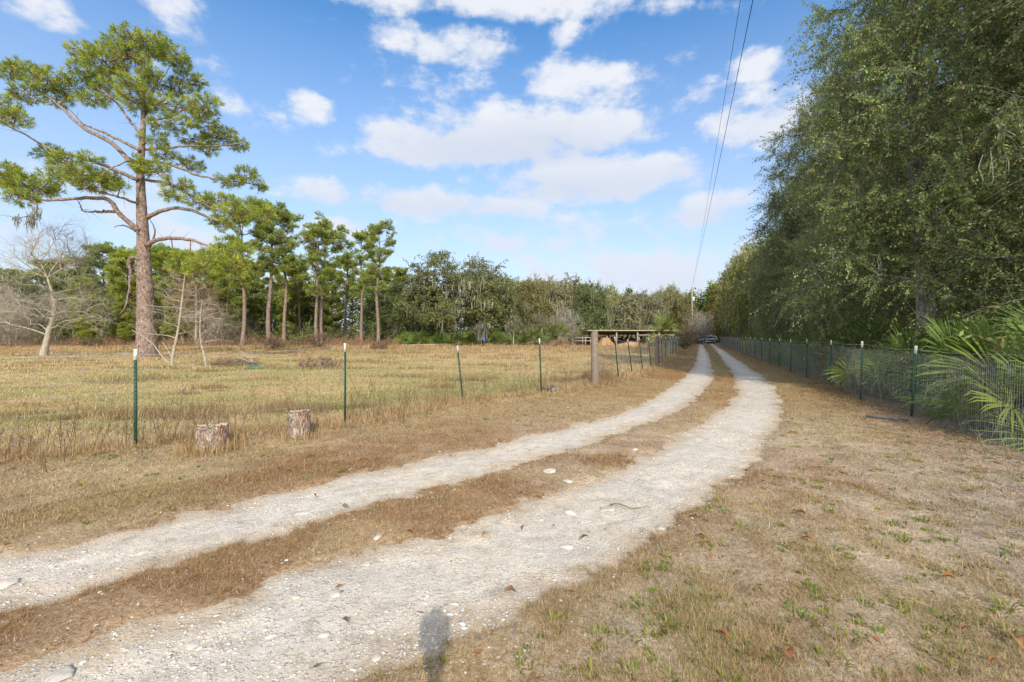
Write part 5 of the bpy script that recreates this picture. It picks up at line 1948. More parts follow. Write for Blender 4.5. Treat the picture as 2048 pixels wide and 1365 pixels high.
tag(link('undergrowth', brush(734, Pn, .6 + 1.2 * r.random(n) ** 2, 8, (.30, .19, .115), .02, 1.2)), 'rust brown dry thicket along the far wood edge', 'undergrowth', kind='stuff')
n = 520
px = r.uniform(-150, 1450, n)
d = np.where(px > 1365, r.uniform(96, 106, n), r.uniform(80, 104, n))
Pn = np.stack([(px - 1024) / FPX * d, d], 1)
tag(link('undergrowth', brush(735, Pn, 1.5 + 2.6 * r.random(n), 7, (.16, .13, .09), .03, 2.0, 8, (.17, .21, .065), .34)), 'green leafy understorey inside the far wood', 'undergrowth', kind='stuff')


# leaf litter on the forest floor and rust drifts along the fences
def drift():
    r = rng_(741)
    n = 26000
    t = r.random(n)
    d = 5 + 50 * t ** 1.6
    side = r.random(n) < .7
    rfx = -side_of(RF, np.zeros(n), d)
    lfx = -side_of(LF, np.zeros(n), d)
    x = np.where(side, rfx + r.normal(.9, 1.1, n), lfx + r.normal(.6, .8, n))
    k = (side | (d > 16)) & (track_sd(x, d) > .1)
    x, d = x[k], d[k]
    n = len(x)
    L_ = (.03 + .04 * r.random(n)) * np.maximum(1, d / 17)
    a = r.random(n) * 6.28
    u = np.stack([np.cos(a), np.sin(a), r.normal(0, .15, n)], 1)
    p = np.stack([-np.sin(a), np.cos(a), r.normal(0, .2, n)], 1)
    b = np.stack([x, d, gz(x, d) + .004 + .012 * r.random(n)], 1)
    V = np.stack([b, b + u * L_[:, None] * .5 + p * L_[:, None] * .25, b + u * L_[:, None], b + u * L_[:, None] * .5 - p * L_[:, None] * .25], 1)
    c = np.array([[.42, .23, .11], [.33, .20, .11], [.50, .31, .16], [.28, .18, .11]])[r.integers(0, 4, n)] * (.8 + .4 * r.random(n))[:, None]
    return np_mesh('fallen_leaves', V.reshape(-1, 3), [np.arange(n * 4).reshape(-1, 4)], np.repeat(c, 4, 0), False, [M['grass']])


tag(link('fallen_leaves', drift()), 'rust coloured oak leaf litter along the fences', 'leaf litter', kind='stuff')


# the wood behind: one mass of trunks and crowns closing the view
def distant_wood():
    r = rng_(751)
    mb = MB()
    n = 400
    px = np.concatenate([r.uniform(-260, 1500, 310), r.uniform(1480, 2600, 90)])
    d = np.concatenate([r.uniform(100, 130, 310), r.uniform(70, 110, 90)])
    x = (px - 1024) / FPX * d
    H = np.where(px < 760, r.uniform(11, 17, n), np.where(px < 1420, r.uniform(8, 12.5, n), r.uniform(9, 14, n)))
    P0 = np.stack([x, d, np.full(n, -.3)], 1)
    P2 = P0 + np.stack([r.normal(0, .5, n), r.normal(0, .5, n), H], 1)
    V, F = tubes(bez(P0, (P0 + P2) / 2 + r.normal(0, .2, (n, 3)), P2, 5), (.15 + .08 * r.random(n))[:, None] * np.linspace(1, .3, 5)[None], 5)
    mb.add(V, [F], np.repeat(np.array([.30, .25, .21]) * r.uniform(.6, 1.3, (n, 1)), 25, 0))
    K = 260
    u = r.random((n, K)) ** .8
    zc = H[:, None] * (.06 + .94 * u)
    rad = (1.5 + 1.5 * r.random((n, 1))) * np.sin(PI * np.clip(.22 + u * .76, 0, 1)) * 1.25
    a = r.random((n, K)) * 6.28
    rr = np.sqrt(r.random((n, K))) * rad
    C = np.stack([x[:, None] + rr * np.cos(a), d[:, None] + rr * np.sin(a), zc], -1).reshape(-1, 3)
    E = C + r.normal(0, .5, C.shape)
    base = np.array([[.22, .30, .07], [.23, .26, .09], [.17, .225, .07], [.29, .27, .115]])[r.integers(0, 4, n)]
    V, F, cc = leaf_sprays(r, C, E, 4, .55, .3, (1, 1, 1), .7, .05, (1.5, 1.2, .8), .1)
    cc = cc * np.repeat(np.repeat(base, K, 0), 16, 0)
    mb.add(V, [F], cc)
    return mb.mesh('distant_wood', [M['oak_leaves']])


tag(link('distant_wood', distant_wood()), 'mixed far wood closing the horizon behind the pasture', 'woods', kind='stuff')
print('T plants', time.time() - T0)
# ================================================================== STUMPS, LOGS, BRUSH
def stump(name, label, px, py, wpx, hpx, seed, tilt):
    r = rng_(seed)
    x, y = at(px, py)
    mpp = y / FPX
    R_ = wpx * mpp / 2
    H = hpx * mpp
    n, k = 26, 64
    a = np.arange(k) / k * 2 * PI
    t = np.linspace(0, 1, n)
    # bark plates: deep vertical furrows
    fur = 0.0
    for f_, am in ((9, .05), (15, .045), (23, .03)):
        fur = fur + am * np.abs(np.sin(a[None] * f_ / 2 + 1.3 * np.sin(t[:, None] * 5 + f_) + f_))
    rough = .09 * (fbm(np.repeat(a[None], n, 0) * 4, t[:, None] * 7 + seed, seed) - .5)
    flare = 1 + .16 * np.exp(-t * 5)[:, None] * (1 + .4 * np.sin(3 * a + seed))
    lob = 1 + .05 * np.sin(2 * a + seed) + .03 * np.sin(3 * a)
    rr = R_ * (flare * lob + fur - .05 + rough)
    zz = -.06 + (H + .06) * t[:, None] + np.where(t[:, None] > .99, tilt[0] * np.cos(a) * R_ + tilt[1] * np.sin(a) * R_ + .012 * r.normal(0, 1, k), 0)
    V = np.stack([rr * np.cos(a), rr * np.sin(a), np.broadcast_to(zz, rr.shape)], -1)
    idx = np.arange(n * k).reshape(n, k)
    q = np.stack([idx[:-1], np.roll(idx[:-1], -1, 1), np.roll(idx[1:], -1, 1), idx[1:]], -1).reshape(-1, 4)
    # ruddy inner bark where plates have flaked
    fl = sstep(.56, .68, fbm(np.repeat(a[None], n, 0) * 1.6, t[:, None] * 3 + seed * .7, seed + 4))
    col = lerp(np.array([1.25, 1.2, 1.15]), np.array([1.2, .85, .66]), fl.ravel())
    t0 = thing(name, label, 'tree stump', (x, y, gz1(x, y)), 0, 'pine stumps on the verge')
    link('bark', np_mesh('bark', V.reshape(-1, 3), [q], col, True, [M['stump_bark']]), t0)
    # sawn top with rings
    m_ = 9
    rim = V[-1]
    c = rim.mean(0)
    S = np.concatenate([c + (rim - c) * s * .94 for s in np.linspace(1, .1, m_)] + [c[None]])
    S[:, 2] += .006
    F = [np.array([[i * k + j, i * k + (j + 1) % k, (i + 1) * k + (j + 1) % k, (i + 1) * k + j] for i in range(m_ - 1) for j in range(k)]),
         np.array([[(m_ - 1) * k + j, (m_ - 1) * k + (j + 1) % k, m_ * k] for j in range(k)])]
    ring = np.concatenate([np.full((k, 3), 1.0 - .18 * (i % 2)) for i in range(m_)] + [np.full((1, 3), .75)])
    link('sawn_top', np_mesh('sawn_top', S, F, ring, False, [M['cut_wood']]), t0)
    return t0


M['stump_bark'] = bark_mat('stump_bark', (0.13, 0.105, 0.085), (0.31, 0.26, 0.215), (0.48, 0.43, 0.37), (22, 22, 9), 1.0)
stump('tree_stump', 'wider, nearer pine stump with a sloping sawn top and straw around its foot', 424, 902, 56, 48, 801, (.02, -.10))
stump('tree_stump', 'narrower, farther pine stump with reddish flaking bark, close to the second post', 598, 876, 41, 49, 802, (.06, -.06))


def straw(px, py, n, rad, hh, seed, name='grass'):
    r = rng_(seed)
    x, y = at(px, py)
    a = r.random(n) * 6.28
    rr = rad * (1 + .35 * r.normal(0, 1, n))
    X_, Y_ = x + rr * np.cos(a), y + rr * np.sin(a)
    col = np.array([.50, .36, .18]) * (.6 + .7 * r.random(n))[:, None]
    return blade_mesh(name, X_, Y_, gz(X_, Y_), hh * (.4 + .8 * r.random(n)), .004 + .003 * r.random(n), np.clip(r.normal(.4, .25, n), 0, .95), r.random(n) * 6.28, col, True)


tag(link('grass', straw(424, 902, 900, .26, .2, 811)), 'tall straw around the nearer stump', 'grass', kind='stuff')
tag(link('grass', straw(598, 876, 500, .22, .12, 812)), 'straw around the farther stump', 'grass', kind='stuff')


def log_chunk(label, px, py, L_, R_, rz, seed):
    r = rng_(seed)
    x, y = at(px, py)
    mb = MB()
    n, k = 12, 14
    s = np.linspace(-L_ / 2, L_ / 2, n)
    a = np.arange(k) / k * 6.283
    V = []
    for i in range(n):
        rr = R_ * (1 - .25 * abs(i / n - .4)) * (1 + .14 * r.normal(0, 1, k) + .2 * np.sin(3 * a + i * .4))
        V.append(np.stack([np.full(k, s[i]) + .02 * r.normal(0, 1, k), rr * np.cos(a), R_ * .7 + rr * np.sin(a)], 1))
    V = np.concatenate(V)
    idx = np.arange(n * k).reshape(n, k)
    q = np.stack([idx[:-1], np.roll(idx[:-1], -1, 1), np.roll(idx[1:], -1, 1), idx[1:]], -1).reshape(-1, 4)
    mb.add(V, [q], (.9, .85, .8))
    for e in (0, n - 1):
        c = V[e * k:(e + 1) * k]
        mb.add(np.vstack([c, c.mean(0)]), [np.array([[j, (j + 1) % k, k] for j in range(k)])], (1.2, .85, .6))
    for q_ in range(7):
        p = np.array([r.uniform(-L_ / 2, L_ / 2), r.normal(0, R_ * .6), R_ * .6])
        mb.tube([p, p + r.normal(0, .12, 3) + [0, 0, .08]], [.02, .006], 5, (.8, .75, .7))
    o = link('rotten_log', mb.mesh('rotten_log', [M['oak_bark']], True))
    o.location = (x, y, gz1(x, y))
    o.rotation_euler = (0, 0, rz)
    return tag(o, label, 'log')


log_chunk('short rotten log lying at the foot of the fourth steel post from the left', 1100, 793, .42, .085, .5, 821)
o = MB()
x0, y0 = at(1250, 698)
b0, b1 = np.array(spot(790, 69)), np.array(spot(918, 70.5))
o.tube(smooth_poly([b0 + [0, 0, .12], (b0 + b1) / 2 + [0, 0, .2], b1 + [0, 0, .33]], 10), np.linspace(.12, .16, 10), 8)
tag(link('fallen_pole', o.mesh('fallen_pole', [M['pale_bark']], True)), 'long pale fallen pole lying before the palmettos under the big oak', 'pole')
# brush pile by the saplings
r = rng_(831)
bx, by = at(466, 733)
bp = thing('brush_pile', 'pile of cut branches and sticks in the pasture right of the slim sapling', 'brush pile', (bx, by, gz1(bx, by)))
mb = MB()
for i in range(170):
    c = np.array([r.normal(0, .55), r.normal(0, .3), abs(r.normal(0, .14)) + .02])
    a, e = r.normal(0, .6) + (PI if r.random() < .5 else 0), r.normal(.1, .25)
    L_ = r.uniform(.3, 1.1)
    dv = np.array([math.cos(a) * math.cos(e), math.sin(a) * math.cos(e), math.sin(e)]) * L_ / 2
    p0, p2 = c - dv, c + dv
    p0[2], p2[2] = max(p0[2], .01), max(p2[2], .01)
    mb.tube(bez(p0[None], (c + r.normal(0, .06, 3))[None], p2[None], 5)[0], np.linspace(1, .4, 5) * r.uniform(.006, .018), 4, np.array([1, .8, .66]) * r.uniform(.35, .9))
link('stick', mb.mesh('sticks', [M['pale_bark']], True), bp)
mb = MB()
for pts, r0 in (([(1.05, 0, .1), (.9, .0, .3), (.55, .1, .62), (.2, .1, .78)], .028), ([(1.0, -.05, .15), (.98, 0, .4), (.93, 0, .78)], .034), ([(.95, -.1, .2), (.5, -.1, .35), (.0, -.1, .52)], .026), ([(.98, 0, .35), (1.05, .05, .62)], .018)):
    mb.tube(smooth_poly(pts, 12), np.linspace(r0, r0 * .35, 12), 6)
link('branch', mb.mesh('branches', [M['pale_bark']], True), bp)
# crumpled green cloth lying at its right end
gx, gy = at(508, 737)
n = 24
u = np.linspace(-1, 1, n)
U, Vv = np.meshgrid(u, u, indexing='ij')
hgt = .05 + .10 * fbm(U * 2.2 + 5, Vv * 2.2, 61) * sstep(1.15, .3, np.hypot(U, Vv))
P = np.stack([U * .42 * (1 + .2 * Vv), Vv * .25, hgt - .05 * sstep(.7, 1.2, np.hypot(U, Vv))], -1).reshape(-1, 3)
idx = np.arange(n * n).reshape(n, n)
q = np.stack([idx[:-1, :-1], idx[1:, :-1], idx[1:, 1:], idx[:-1, 1:]], -1).reshape(-1, 4)
M['tarp'] = plain_mat('green_tarp', (0.075, 0.14, 0.085), .7, 0, 6, .3)
o = link('tarp', np_mesh('tarp', P, [q], np.ones(3), True, [M['tarp']]))
o.location = (gx, gy, gz1(gx, gy) + .01)
tag(o, 'crumpled dull green tarp lying at the right end of the brush pile', 'tarp')
# sticks and pipe
for px, py, L_, rz, lab in [(1640, 772, .9, 2.75, 'dead branch lying on leaf litter in front of the third fence post'), (1260, 1020, .35, -.25, 'thin brown stick beside the crumbling white slab in the near track')]:
    x, y = at(px, py)
    mb = MB()
    pts = np.stack([np.linspace(-L_ / 2, L_ / 2, 9), .04 * L_ * np.sin(np.arange(9) * 1.1), .01 + .01 * np.sin(np.arange(9))], 1)
    mb.tube(pts, np.linspace(.012, .004, 9) * (L_ ** .6), 6, (.5, .4, .3))
    if L_ > .5:
        for s in (-.2, .05, .2):
            mb.tube([(s * L_ * 1.5, 0, .012), (s * L_ * 1.5 + .12, .08, .03)], [.008, .003], 5, (.5, .4, .3))
    o = link('stick', mb.mesh('stick', [M['wood_rail']], True))
    o.location = (x, y, max(gz1(x, y), 0) + .02)
    o.rotation_euler = (0, 0, rz)
    tag(o, lab, 'stick')
x, y = at(1788, 840)
mb = MB()
mb.tube([(-.3, 0, .02), (.3, 0, .025)], .022, 12, (1, 1, 1))
M['pipe'] = plain_mat('grey_plastic', (0.13, 0.14, 0.155), .45, 0, 9, .2)
o = link('pipe', mb.mesh('pipe', [M['pipe']], True))
x, y = at(1786, 841)
o.location = (x - .12, y, gz1(x, y) + .02)
o.rotation_euler = (0, 0, 2.45)
tag(o, 'dark grey plastic pipe lying on the grass by the nearest right-hand post', 'pipe')

# ================================================================== POLE BARN AND YARD
BD = 68.0
M['tin'] = plain_mat('aged_tin', (0.42, 0.43, 0.40), .5, .6, 3, .3)
M['fascia'] = plain_mat('mossy_fascia', (0.42, 0.42, 0.26), .8, 0, 4, .3)
M['hay'] = plain_mat('hay', (0.46, 0.29, 0.14), .95, 0, 14, .5, 1.0)
M['dark_wood'] = plain_mat('dark_wood', (0.11, 0.075, 0.055), .9, 0, 8, .4)
bx0, bx1 = (1185 - 1024) / FPX * BD, (1362 - 1024) / FPX * BD
barn = thing('pole_barn', 'long low open pole barn with a thin flat tin roof and grey posts', 'barn', ((bx0 + bx1) / 2, BD, gz1(bx0, BD)))
W_ = bx1 - bx0
zr = top_h(662, BD)
mb = MB()
# sheet roof, corrugated, sloping gently back
nx_ = 120
u = np.linspace(-W_ / 2 - .9, W_ / 2, nx_)
cor = .02 * np.cos(np.arange(nx_) * PI)
A = np.stack([u, np.full(nx_, -.35), zr + .05 + cor], 1)
B = np.stack([u, np.full(nx_, 6.2), zr - .35 + cor], 1)
top = np.concatenate([A, B])
low = top - [0, 0, .03]
q = np.array([[i, i + 1, nx_ + i + 1, nx_ + i] for i in range(nx_ - 1)])
mb.add(top, [q])
mb.add(low, [q[:, ::-1]])
link('roof', mb.mesh('roof', [M['tin']]), barn)
mb = MB()
mb.box((-.45, -.42, zr), (W_ + .9, .06, .14))
link('fascia', mb.mesh('fascia', [M['fascia']]), barn)
mb = MB()
for k in range(9):
    yy = .4 + k * .68
    mb.box((0, yy, zr - .13 - .065 * (yy + .35)), (W_ - .1, .07, .12))
link('rafter', mb.mesh('rafter', [M['dark_wood']]), barn)
for px in (1192.5, 1233, 1275, 1318, 1358):
    for back_ in (0, 1):
        mb = MB()
        x = (px - 1024) / FPX * BD - (bx0 + bx1) / 2
        yy = 0 if not back_ else 5.8
        mb.beam((x, yy, -.2), (x, yy, zr - .02 - .065 * (yy + .35) - .06), .2, .2)
        link('post', mb.mesh('post', [M['wood_rail'] if not back_ else M['dark_wood']]), barn)
mb = MB()
mb.beam(((1275 - 1024) / FPX * BD - (bx0 + bx1) / 2, -.12, top_h(671, BD)), ((1358 - 1024) / FPX * BD - (bx0 + bx1) / 2, -.12, top_h(671, BD)), .05, .2)
link('board', mb.mesh('board', [M['wood_rail']]), barn)
# low dark back wall of boards
mb = MB()
for k in range(46):
    x = -W_ / 2 + .15 + (W_ - .3) * k / 45
    mb.box((x, 6.0, .62 + .12 * math.sin(k * 2.3)), (W_ / 46 * .93, .04, 1.25 + .24 * math.sin(k * 2.3)))
link('back_wall', mb.mesh('back_wall', [M['dark_wood']]), barn)


def mound(name, label, x, y, rx, ry, h, seed):
    n = 48
    u = np.linspace(-1.2, 1.2, n)
    U, Vv = np.meshgrid(u, u, indexing='ij')
    rr = np.hypot(U, Vv) + .35 * (fbm(U * 1.6 + seed, Vv * 1.6, seed) - .5)
    Z_ = h * sstep(1.08, .0, rr) * (.8 + .4 * fbm(U * 5, Vv * 5, seed + 1)) - .05
    P = np.stack([U * rx, Vv * ry, Z_], -1).reshape(-1, 3)
    idx = np.arange(n * n).reshape(n, n)
    q = np.stack([idx[:-1, :-1], idx[1:, :-1], idx[1:, 1:], idx[:-1, 1:]], -1).reshape(-1, 4)
    mb = MB()
    mb.add(P, [q])
    r = rng_(seed)
    k = r.integers(0, len(P), 900)
    k = k[P[k, 2] > .06]
    e = P[k] + r.normal(0, .14, (len(k), 3)) + [0, 0, .05]
    V, F = tubes(np.stack([P[k], e], 1), np.full((len(k), 2), .012), 3)
    mb.add(V, [F], np.repeat((.7 + .7 * r.random(len(k)))[:, None], 6, 0) * np.ones(3))
    o = link(name, mb.mesh(name, [M['hay']], True))
    o.location = (x, y, gz1(x, y))
    return tag(o, label, 'hay', 'hay heaps at the barn')


mound('hay_heap', 'tall golden hay heap under the left bay of the pole barn', (1211 - 1024) / FPX * 69, 69.4, 1.7, 1.6, 1.5, 841)
mound('hay_heap', 'low spread of hay in front of the middle bays of the pole barn', (1262 - 1024) / FPX * 66.5, 66.8, 3.2, 1.2, .65, 842)
mound('hay_heap', 'dark low heap under the right bays behind the hay', (1300 - 1024) / FPX * 72, 72.0, 4.2, 1.6, 1.3, 843)
# house roof showing above the barn
HD = 92
hx = (1204 - 1024) / FPX * HD
hs_ = thing('farm_house', 'small house with a pale metal roof showing over the left end of the pole barn', 'house', (hx, HD, 0))
zr2, ze2 = top_h(651, HD), top_h(661, HD)
mb = MB()
mb.box((0, 2.6, ze2 / 2 - .1), (5.2, 5, ze2))
link('wall', mb.mesh('wall', [plain_mat('house_paint', (0.40, 0.37, 0.33), .8, 0, 3, .15)]), hs_)
mb = MB()
hw = 2.9
for s in (-1, 1):
    a = np.array([[-hw, 2.6 + s * 3.0, ze2 - .08], [hw, 2.6 + s * 3.0, ze2 - .08], [hw, 2.6, zr2], [-hw, 2.6, zr2]])
    mb.add(np.vstack([a, a - [0, 0, .08]]), [[[0, 1, 2, 3], [7, 6, 5, 4], [0, 4, 5, 1], [1, 5, 6, 2], [3, 2, 6, 7], [0, 3, 7, 4]]])
link('roof', mb.mesh('roof', [plain_mat('white_tin', (0.62, 0.62, 0.61), .45, .3, 2, .2)]), hs_)
mb = MB()
mb.box((-1.2, .09, ze2 * .55), (.9, .04, 1.0))
w_ = link('window', mb.mesh('window', [plain_mat('dark_glass', (.03, .035, .04), .1, 0, 1, .1)]), hs_)
# rail pen left of the barn
pen = thing('rail_pen', 'weathered wooden rail pen left of the pole barn', 'pen', (0, 0, 0))
pp = [(1145, 69), (1165, 69.5), (1171, 66.5), (1181, 69.5), (1190, 67.5)]
for px, d in pp:
    x = (px - 1024) / FPX * d
    mb = MB()
    mb.tube([(x, d, -.1), (x + .02, d, top_h(674, 69))], .075, 7)
    link('post', mb.mesh('post', [M['wood_rail']]), pen)
mb = MB()
for zf in (.98, .62):
    a, b = pp[0], pp[4]
    mb.beam(((a[0] - 1024) / FPX * a[1] - .2, a[1] - .1, top_h(676, 69) * zf), ((b[0] - 1024) / FPX * b[1], b[1] - .1, top_h(675, 69) * zf), .06, .13)
link('rail', mb.mesh('rail', [M['wood_rail']]), pen)
for px, top_, d, lab in [(1094, 677, 68, 'short pale fence post standing alone left of the small palm'), (1214, 674, 64, 'lone weathered post in front of the tall hay heap')]:
    x = (px - 1024) / FPX * d
    mb = MB()
    mb.tube([(0, 0, -.1), (.03, 0, top_h(top_, d) * .5), (.0, 0, top_h(top_, d))], [.10, .09, .08], 8)
    if px == 1094:
        mb.beam((0, -.05, .75), (.55, -.05, .8), .05, .1)
    o = link('wooden_post', mb.mesh('wooden_post', [M['wood_rail']], True))
    o.location = (x, d, gz1(x, d))
    tag(o, lab, 'post')
# blue wrapped leaning post
x, y, z = spot(968, 66)
bpst = thing('leaning_post', 'thin leaning post wrapped in bright blue cloth before the palmettos', 'post', (x, y, z))
mb = MB()
mb.tube([(.1, 0, -.1), (0, 0, .8), (-.12, 0, 2.1)], [.06, .055, .04], 7, (.6, .5, .4))
link('stake', mb.mesh('stake', [M['wood_rail']], True), bpst)
mb = MB()
mb.tube([(.02, 0, .62), (.03, -.02, .85), (-.02, -.01, 1.2), (-.05, 0, 1.42)], [.10, .17, .14, .06], 9)
link('cloth', mb.mesh('cloth', [plain_mat('blue_cloth', (.06, .12, .42), .8, 0, 5, .3)], True), bpst)
# small trees in front of the palmettos
tm, cm, mo = oak_meshes(661, [(0, 0, -.1), (0, 0, .8), (.05, 0, 1.6), (.02, 0, 2.6)], [.07, .06, .05, .03], [((0, 0, 2.8), (1.2, 1.2, 1.0), 1)], 40, .5, 7, 9, .14, .07, (.11, .12, .06), .05, r0=.012, bark='pale_bark', moss=20, moss_len=.6, low=1.6)
build_tree('young_oak', 'thin pale stemmed young oak before the palmettos left of the rail pen', 'tree', tm, cm, mo, spot(1027, 66), 0, 'young oaks before the palmettos')
tm2, cm2, mo2 = oak_meshes(662, [(0, 0, -.1), (0, 0, .8), (.05, 0, 1.4), (.02, 0, 2.2)], [.08, .07, .05, .03], [((0, 0, 2.6), (1.0, 1.0, 1.1), 1)], 40, .5, 7, 8, .14, .07, (.085, .095, .05), .05, r0=.012, bark='oak_bark', moss=90, moss_len=.9, low=1.2)
build_tree('young_oak', 'mossy dark young oak right beside the blue wrapped post', 'tree', tm2, cm2, mo2, spot(963, 68), 0, 'young oaks before the palmettos')


def shrub(label, px, d, H, R, col, seed, leaves=6, twig=(.3, .2, .14), group='shrubs along the pasture fence'):
    tm, cm, mo = oak_meshes(seed, [(0, 0, -.1), (0, 0, H * .15), (.05, 0, H * .3)], [.05, .04, .03], [((0, 0, H * .55), (R, R, H * .45), 1)], 46, R * .3, 7, leaves, .09 * max(1, d / 40), .045 * max(1, d / 40), col, .2, (.3, .16, .07), r0=.010, low=.1, shell=.2, bias=.2)
    t = thing('shrub', label, 'shrub', spot(px, d), 0, group)
    link('stem', tm, t)
    link('foliage', cm, t)


shrub('reddish brown half bare shrub at the pasture fence\'s far end, left of the car', 1380, 58, 2.9, 1.3, (.20, .12, .075), 671, 3)
shrub('smaller green shrub growing at the fence beside the reddish one', 1366, 52, 1.6, .9, (.09, .10, .04), 672, 6)
shrub('orange brown bare bush behind the reddish shrub near the utility pole', 1374, 74, 3.4, 1.3, (.26, .17, .085), 673, 3)
for i, (px, py, H, R, c, lab) in enumerate([(640, 738, .55, 1.0, (.36, .24, .14), 'dry brown weed clump in the pasture below the twin pines'), (545, 700, 1.7, 1.2, (.24, .145, .08), 'rusty weed clump at the foot of the first tall pine'), (640, 700, 1.9, 1.1, (.24, .145, .085), 'rusty weed clump around the twin pines\' feet'),
                                            (130, 690, 1.6, 2.0, (.09, .11, .035), 'low green bush behind the sand patch at far left'), (185, 693, 1.2, 1.4, (.075, .10, .03), 'low dark bush between sand patch and lone pine'), (760, 700, .8, 1.0, (.25, .15, .085), 'rusty weed clump before the last pine of the row'),
                                            (240, 676.5, 2.4, 2.4, (.12, .16, .03), 'yellow green bush left of the lone pine\'s trunk base'), (780, 693, .9, 1.6, (.28, .17, .10), 'pinkish brown brush left of the palmetto row')]):
    d = min(FPX * CAM_H / (py - HORIZON), 78)
    shrub(lab, px, d, H, R, c, 680 + i, 5, group='bushes and weed clumps in the pasture')

# ================================================================== POWER LINE
PD = 90.0
px_, py_, pz_ = spot(1384, PD)
Hp = top_h(574, PD)
pole = thing('utility_pole', 'grey wooden utility pole at the end of the driveway, left of the car', 'utility pole', (px_, py_, 0))
mb = MB()
mb.tube([(0, 0, -.3), (0, 0, Hp * .5), (0, 0, Hp)], [.17, .145, .11], 10)
link('shaft', mb.mesh('shaft', [M['wood_rail']], True), pole)
mb = MB()
mb.tube([(.25, -.1, Hp - 2.9), (.25, -.1, Hp - 2.85), (.25, -.1, Hp - 2.05), (.25, -.1, Hp - 2.0)], [.17, .2, .2, .17], 12)
link('transformer', mb.mesh('transformer', [plain_mat('pole_can', (.62, .64, .66), .4, .2, 4, .1)], True), pole)
mb = MB()
mb.tube([(0, 0, Hp), (0, 0, Hp + .22)], [.03, .05], 8)
link('insulator', mb.mesh('insulator', [plain_mat('porcelain', (.5, .5, .5), .2, 0, 4, .1)], True), pole)


def cable(label, p_end, px0, d0, rad, sag):
    a = np.array(p_end)
    b = pt(px0, 0, d0)
    # carry the same span on past the frame toward the next pole behind the photographer
    c = b + (b - a) / np.linalg.norm((b - a)[:2]) * 26
    t = np.linspace(0, 1, 60)
    n_ = np.linalg.norm((b - a)[:2])
    full = np.linalg.norm((c - a)[:2])
    P = a + (c - a) * t[:, None]
    zb = np.interp(n_ / full, [0, 1], [a[2], c[2]])
    P[:, 2] = a[2] + (b[2] - a[2]) * (t * full / n_) - 4 * sag * t * (1 - t) + 4 * sag * (n_ / full) * (1 - n_ / full) * (t * full / n_)
    mb = MB()
    mb.tube(P, rad, 5, caps=False)
    o = link('power_cable', mb.mesh('power_cable', [M['dark_wire']], True))
    tag(o, label, 'cable', 'overhead cables along the driveway')


cable('thinner overhead cable, the left one of two running to the utility pole', (px_ - .1, py_, Hp - 1.0), 1481, 11.6, .007, .7)
cable('thicker overhead cable, the right one of two running to the utility pole', (px_, py_, Hp + .2), 1506, 11.9, .0105, .7)

# ================================================================== PARKED CAR
M['car_paint'] = plain_mat('slate_paint', (0.085, 0.105, 0.125), .3, .55, 2, .05, 0, .5, (1, 1, 1), 1.0)
M['car_glass'] = plain_mat('car_glass', (0.012, 0.015, 0.018), .05, 0, 1, .05, 0, .8)
M['car_black'] = plain_mat('black_trim', (0.02, 0.02, 0.022), .6, 0, 6, .2)
M['rim'] = plain_mat('alloy', (0.55, 0.56, 0.58), .3, .9, 4, .1)
M['chrome'] = plain_mat('silver_trim', (0.65, 0.66, 0.68), .25, .9, 4, .05)
M['lamp_white'] = plain_mat('headlamp', (0.7, 0.72, 0.74), .1, 0, 4, .05)
M['lamp_red'] = plain_mat('tail_lamp', (0.28, 0.015, 0.015), .15, 0, 4, .05)
CX, CY = (1412 - 1024) / FPX * 87.5, 87.5
car = thing('parked_car', 'dark slate sport utility car with a silver roof, parked across the end of the driveway', 'car', (CX, CY, gz1(CX, CY) + .0), math.radians(-164))
# car axes: +x forward, y left; length 4.3
lower = [(-2.12, .42), (-2.16, .62), (-2.12, .98), (-2.0, 1.06), (-.95, 1.08), (.75, 1.04), (1.05, 1.0), (1.75, .93), (2.05, .82), (2.14, .62), (2.12, .38), (1.86, .28), (1.74, .28)]


def arch(cx, n=9, rr=.40):
    return [(cx + rr * math.cos(a), .33 + rr * math.sin(a)) for a in np.linspace(0.0, PI, n)]


prof = lower + arch(1.33) + [(.9, .26), (-.9, .26)] + arch(-1.32) + [(-1.76, .3)]
import bmesh as _bm


def shell(name, prof, ws, mat, parent):
    """side profile skinned across the width; ws = [(y, inset scale towards the middle height)]"""
    bm = _bm.new()
    rows = []
    for y, k, dz in ws:
        row = []
        for u, w_ in prof:
            row.append(bm.verts.new((u * k, y, w_ + dz * (w_ - .7))))
        rows.append(row)
    n_ = len(prof)
    for a, b in zip(rows[:-1], rows[1:]):
        for i in range(n_):
            bm.faces.new((a[i], a[(i + 1) % n_], b[(i + 1) % n_], b[i]))
    bm.faces.new(rows[0])
    bm.faces.new(rows[-1][::-1])
    _bm.ops.triangulate(bm, faces=[f for f in bm.faces if len(f.verts) > 4])
    _bm.ops.recalc_face_normals(bm, faces=bm.faces)
    V = np.array([v.co[:] for v in bm.verts])
    T_ = [[v.index for v in f.verts] for f in bm.faces]
    bm.free()
    me = np_mesh(name, V, [np.array([f for f in T_ if len(f) == 4]).reshape(-1, 4), np.array([f for f in T_ if len(f) == 3]).reshape(-1, 3)], np.ones(3), False, [mat])
    return link(name, me, parent)


body = shell('body', prof, [(-.90, .965, -.03), (-.86, .99, 0), (-.5, 1, .01), (.5, 1, .01), (.86, .99, 0), (.90, .965, -.03)], M['car_paint'], car)
cab = [(-2.0, 1.04), (-1.95, 1.12), (-1.72, 1.50), (-1.5, 1.58), (-.4, 1.63), (.15, 1.58), (.95, 1.06), (.98, 1.02)]


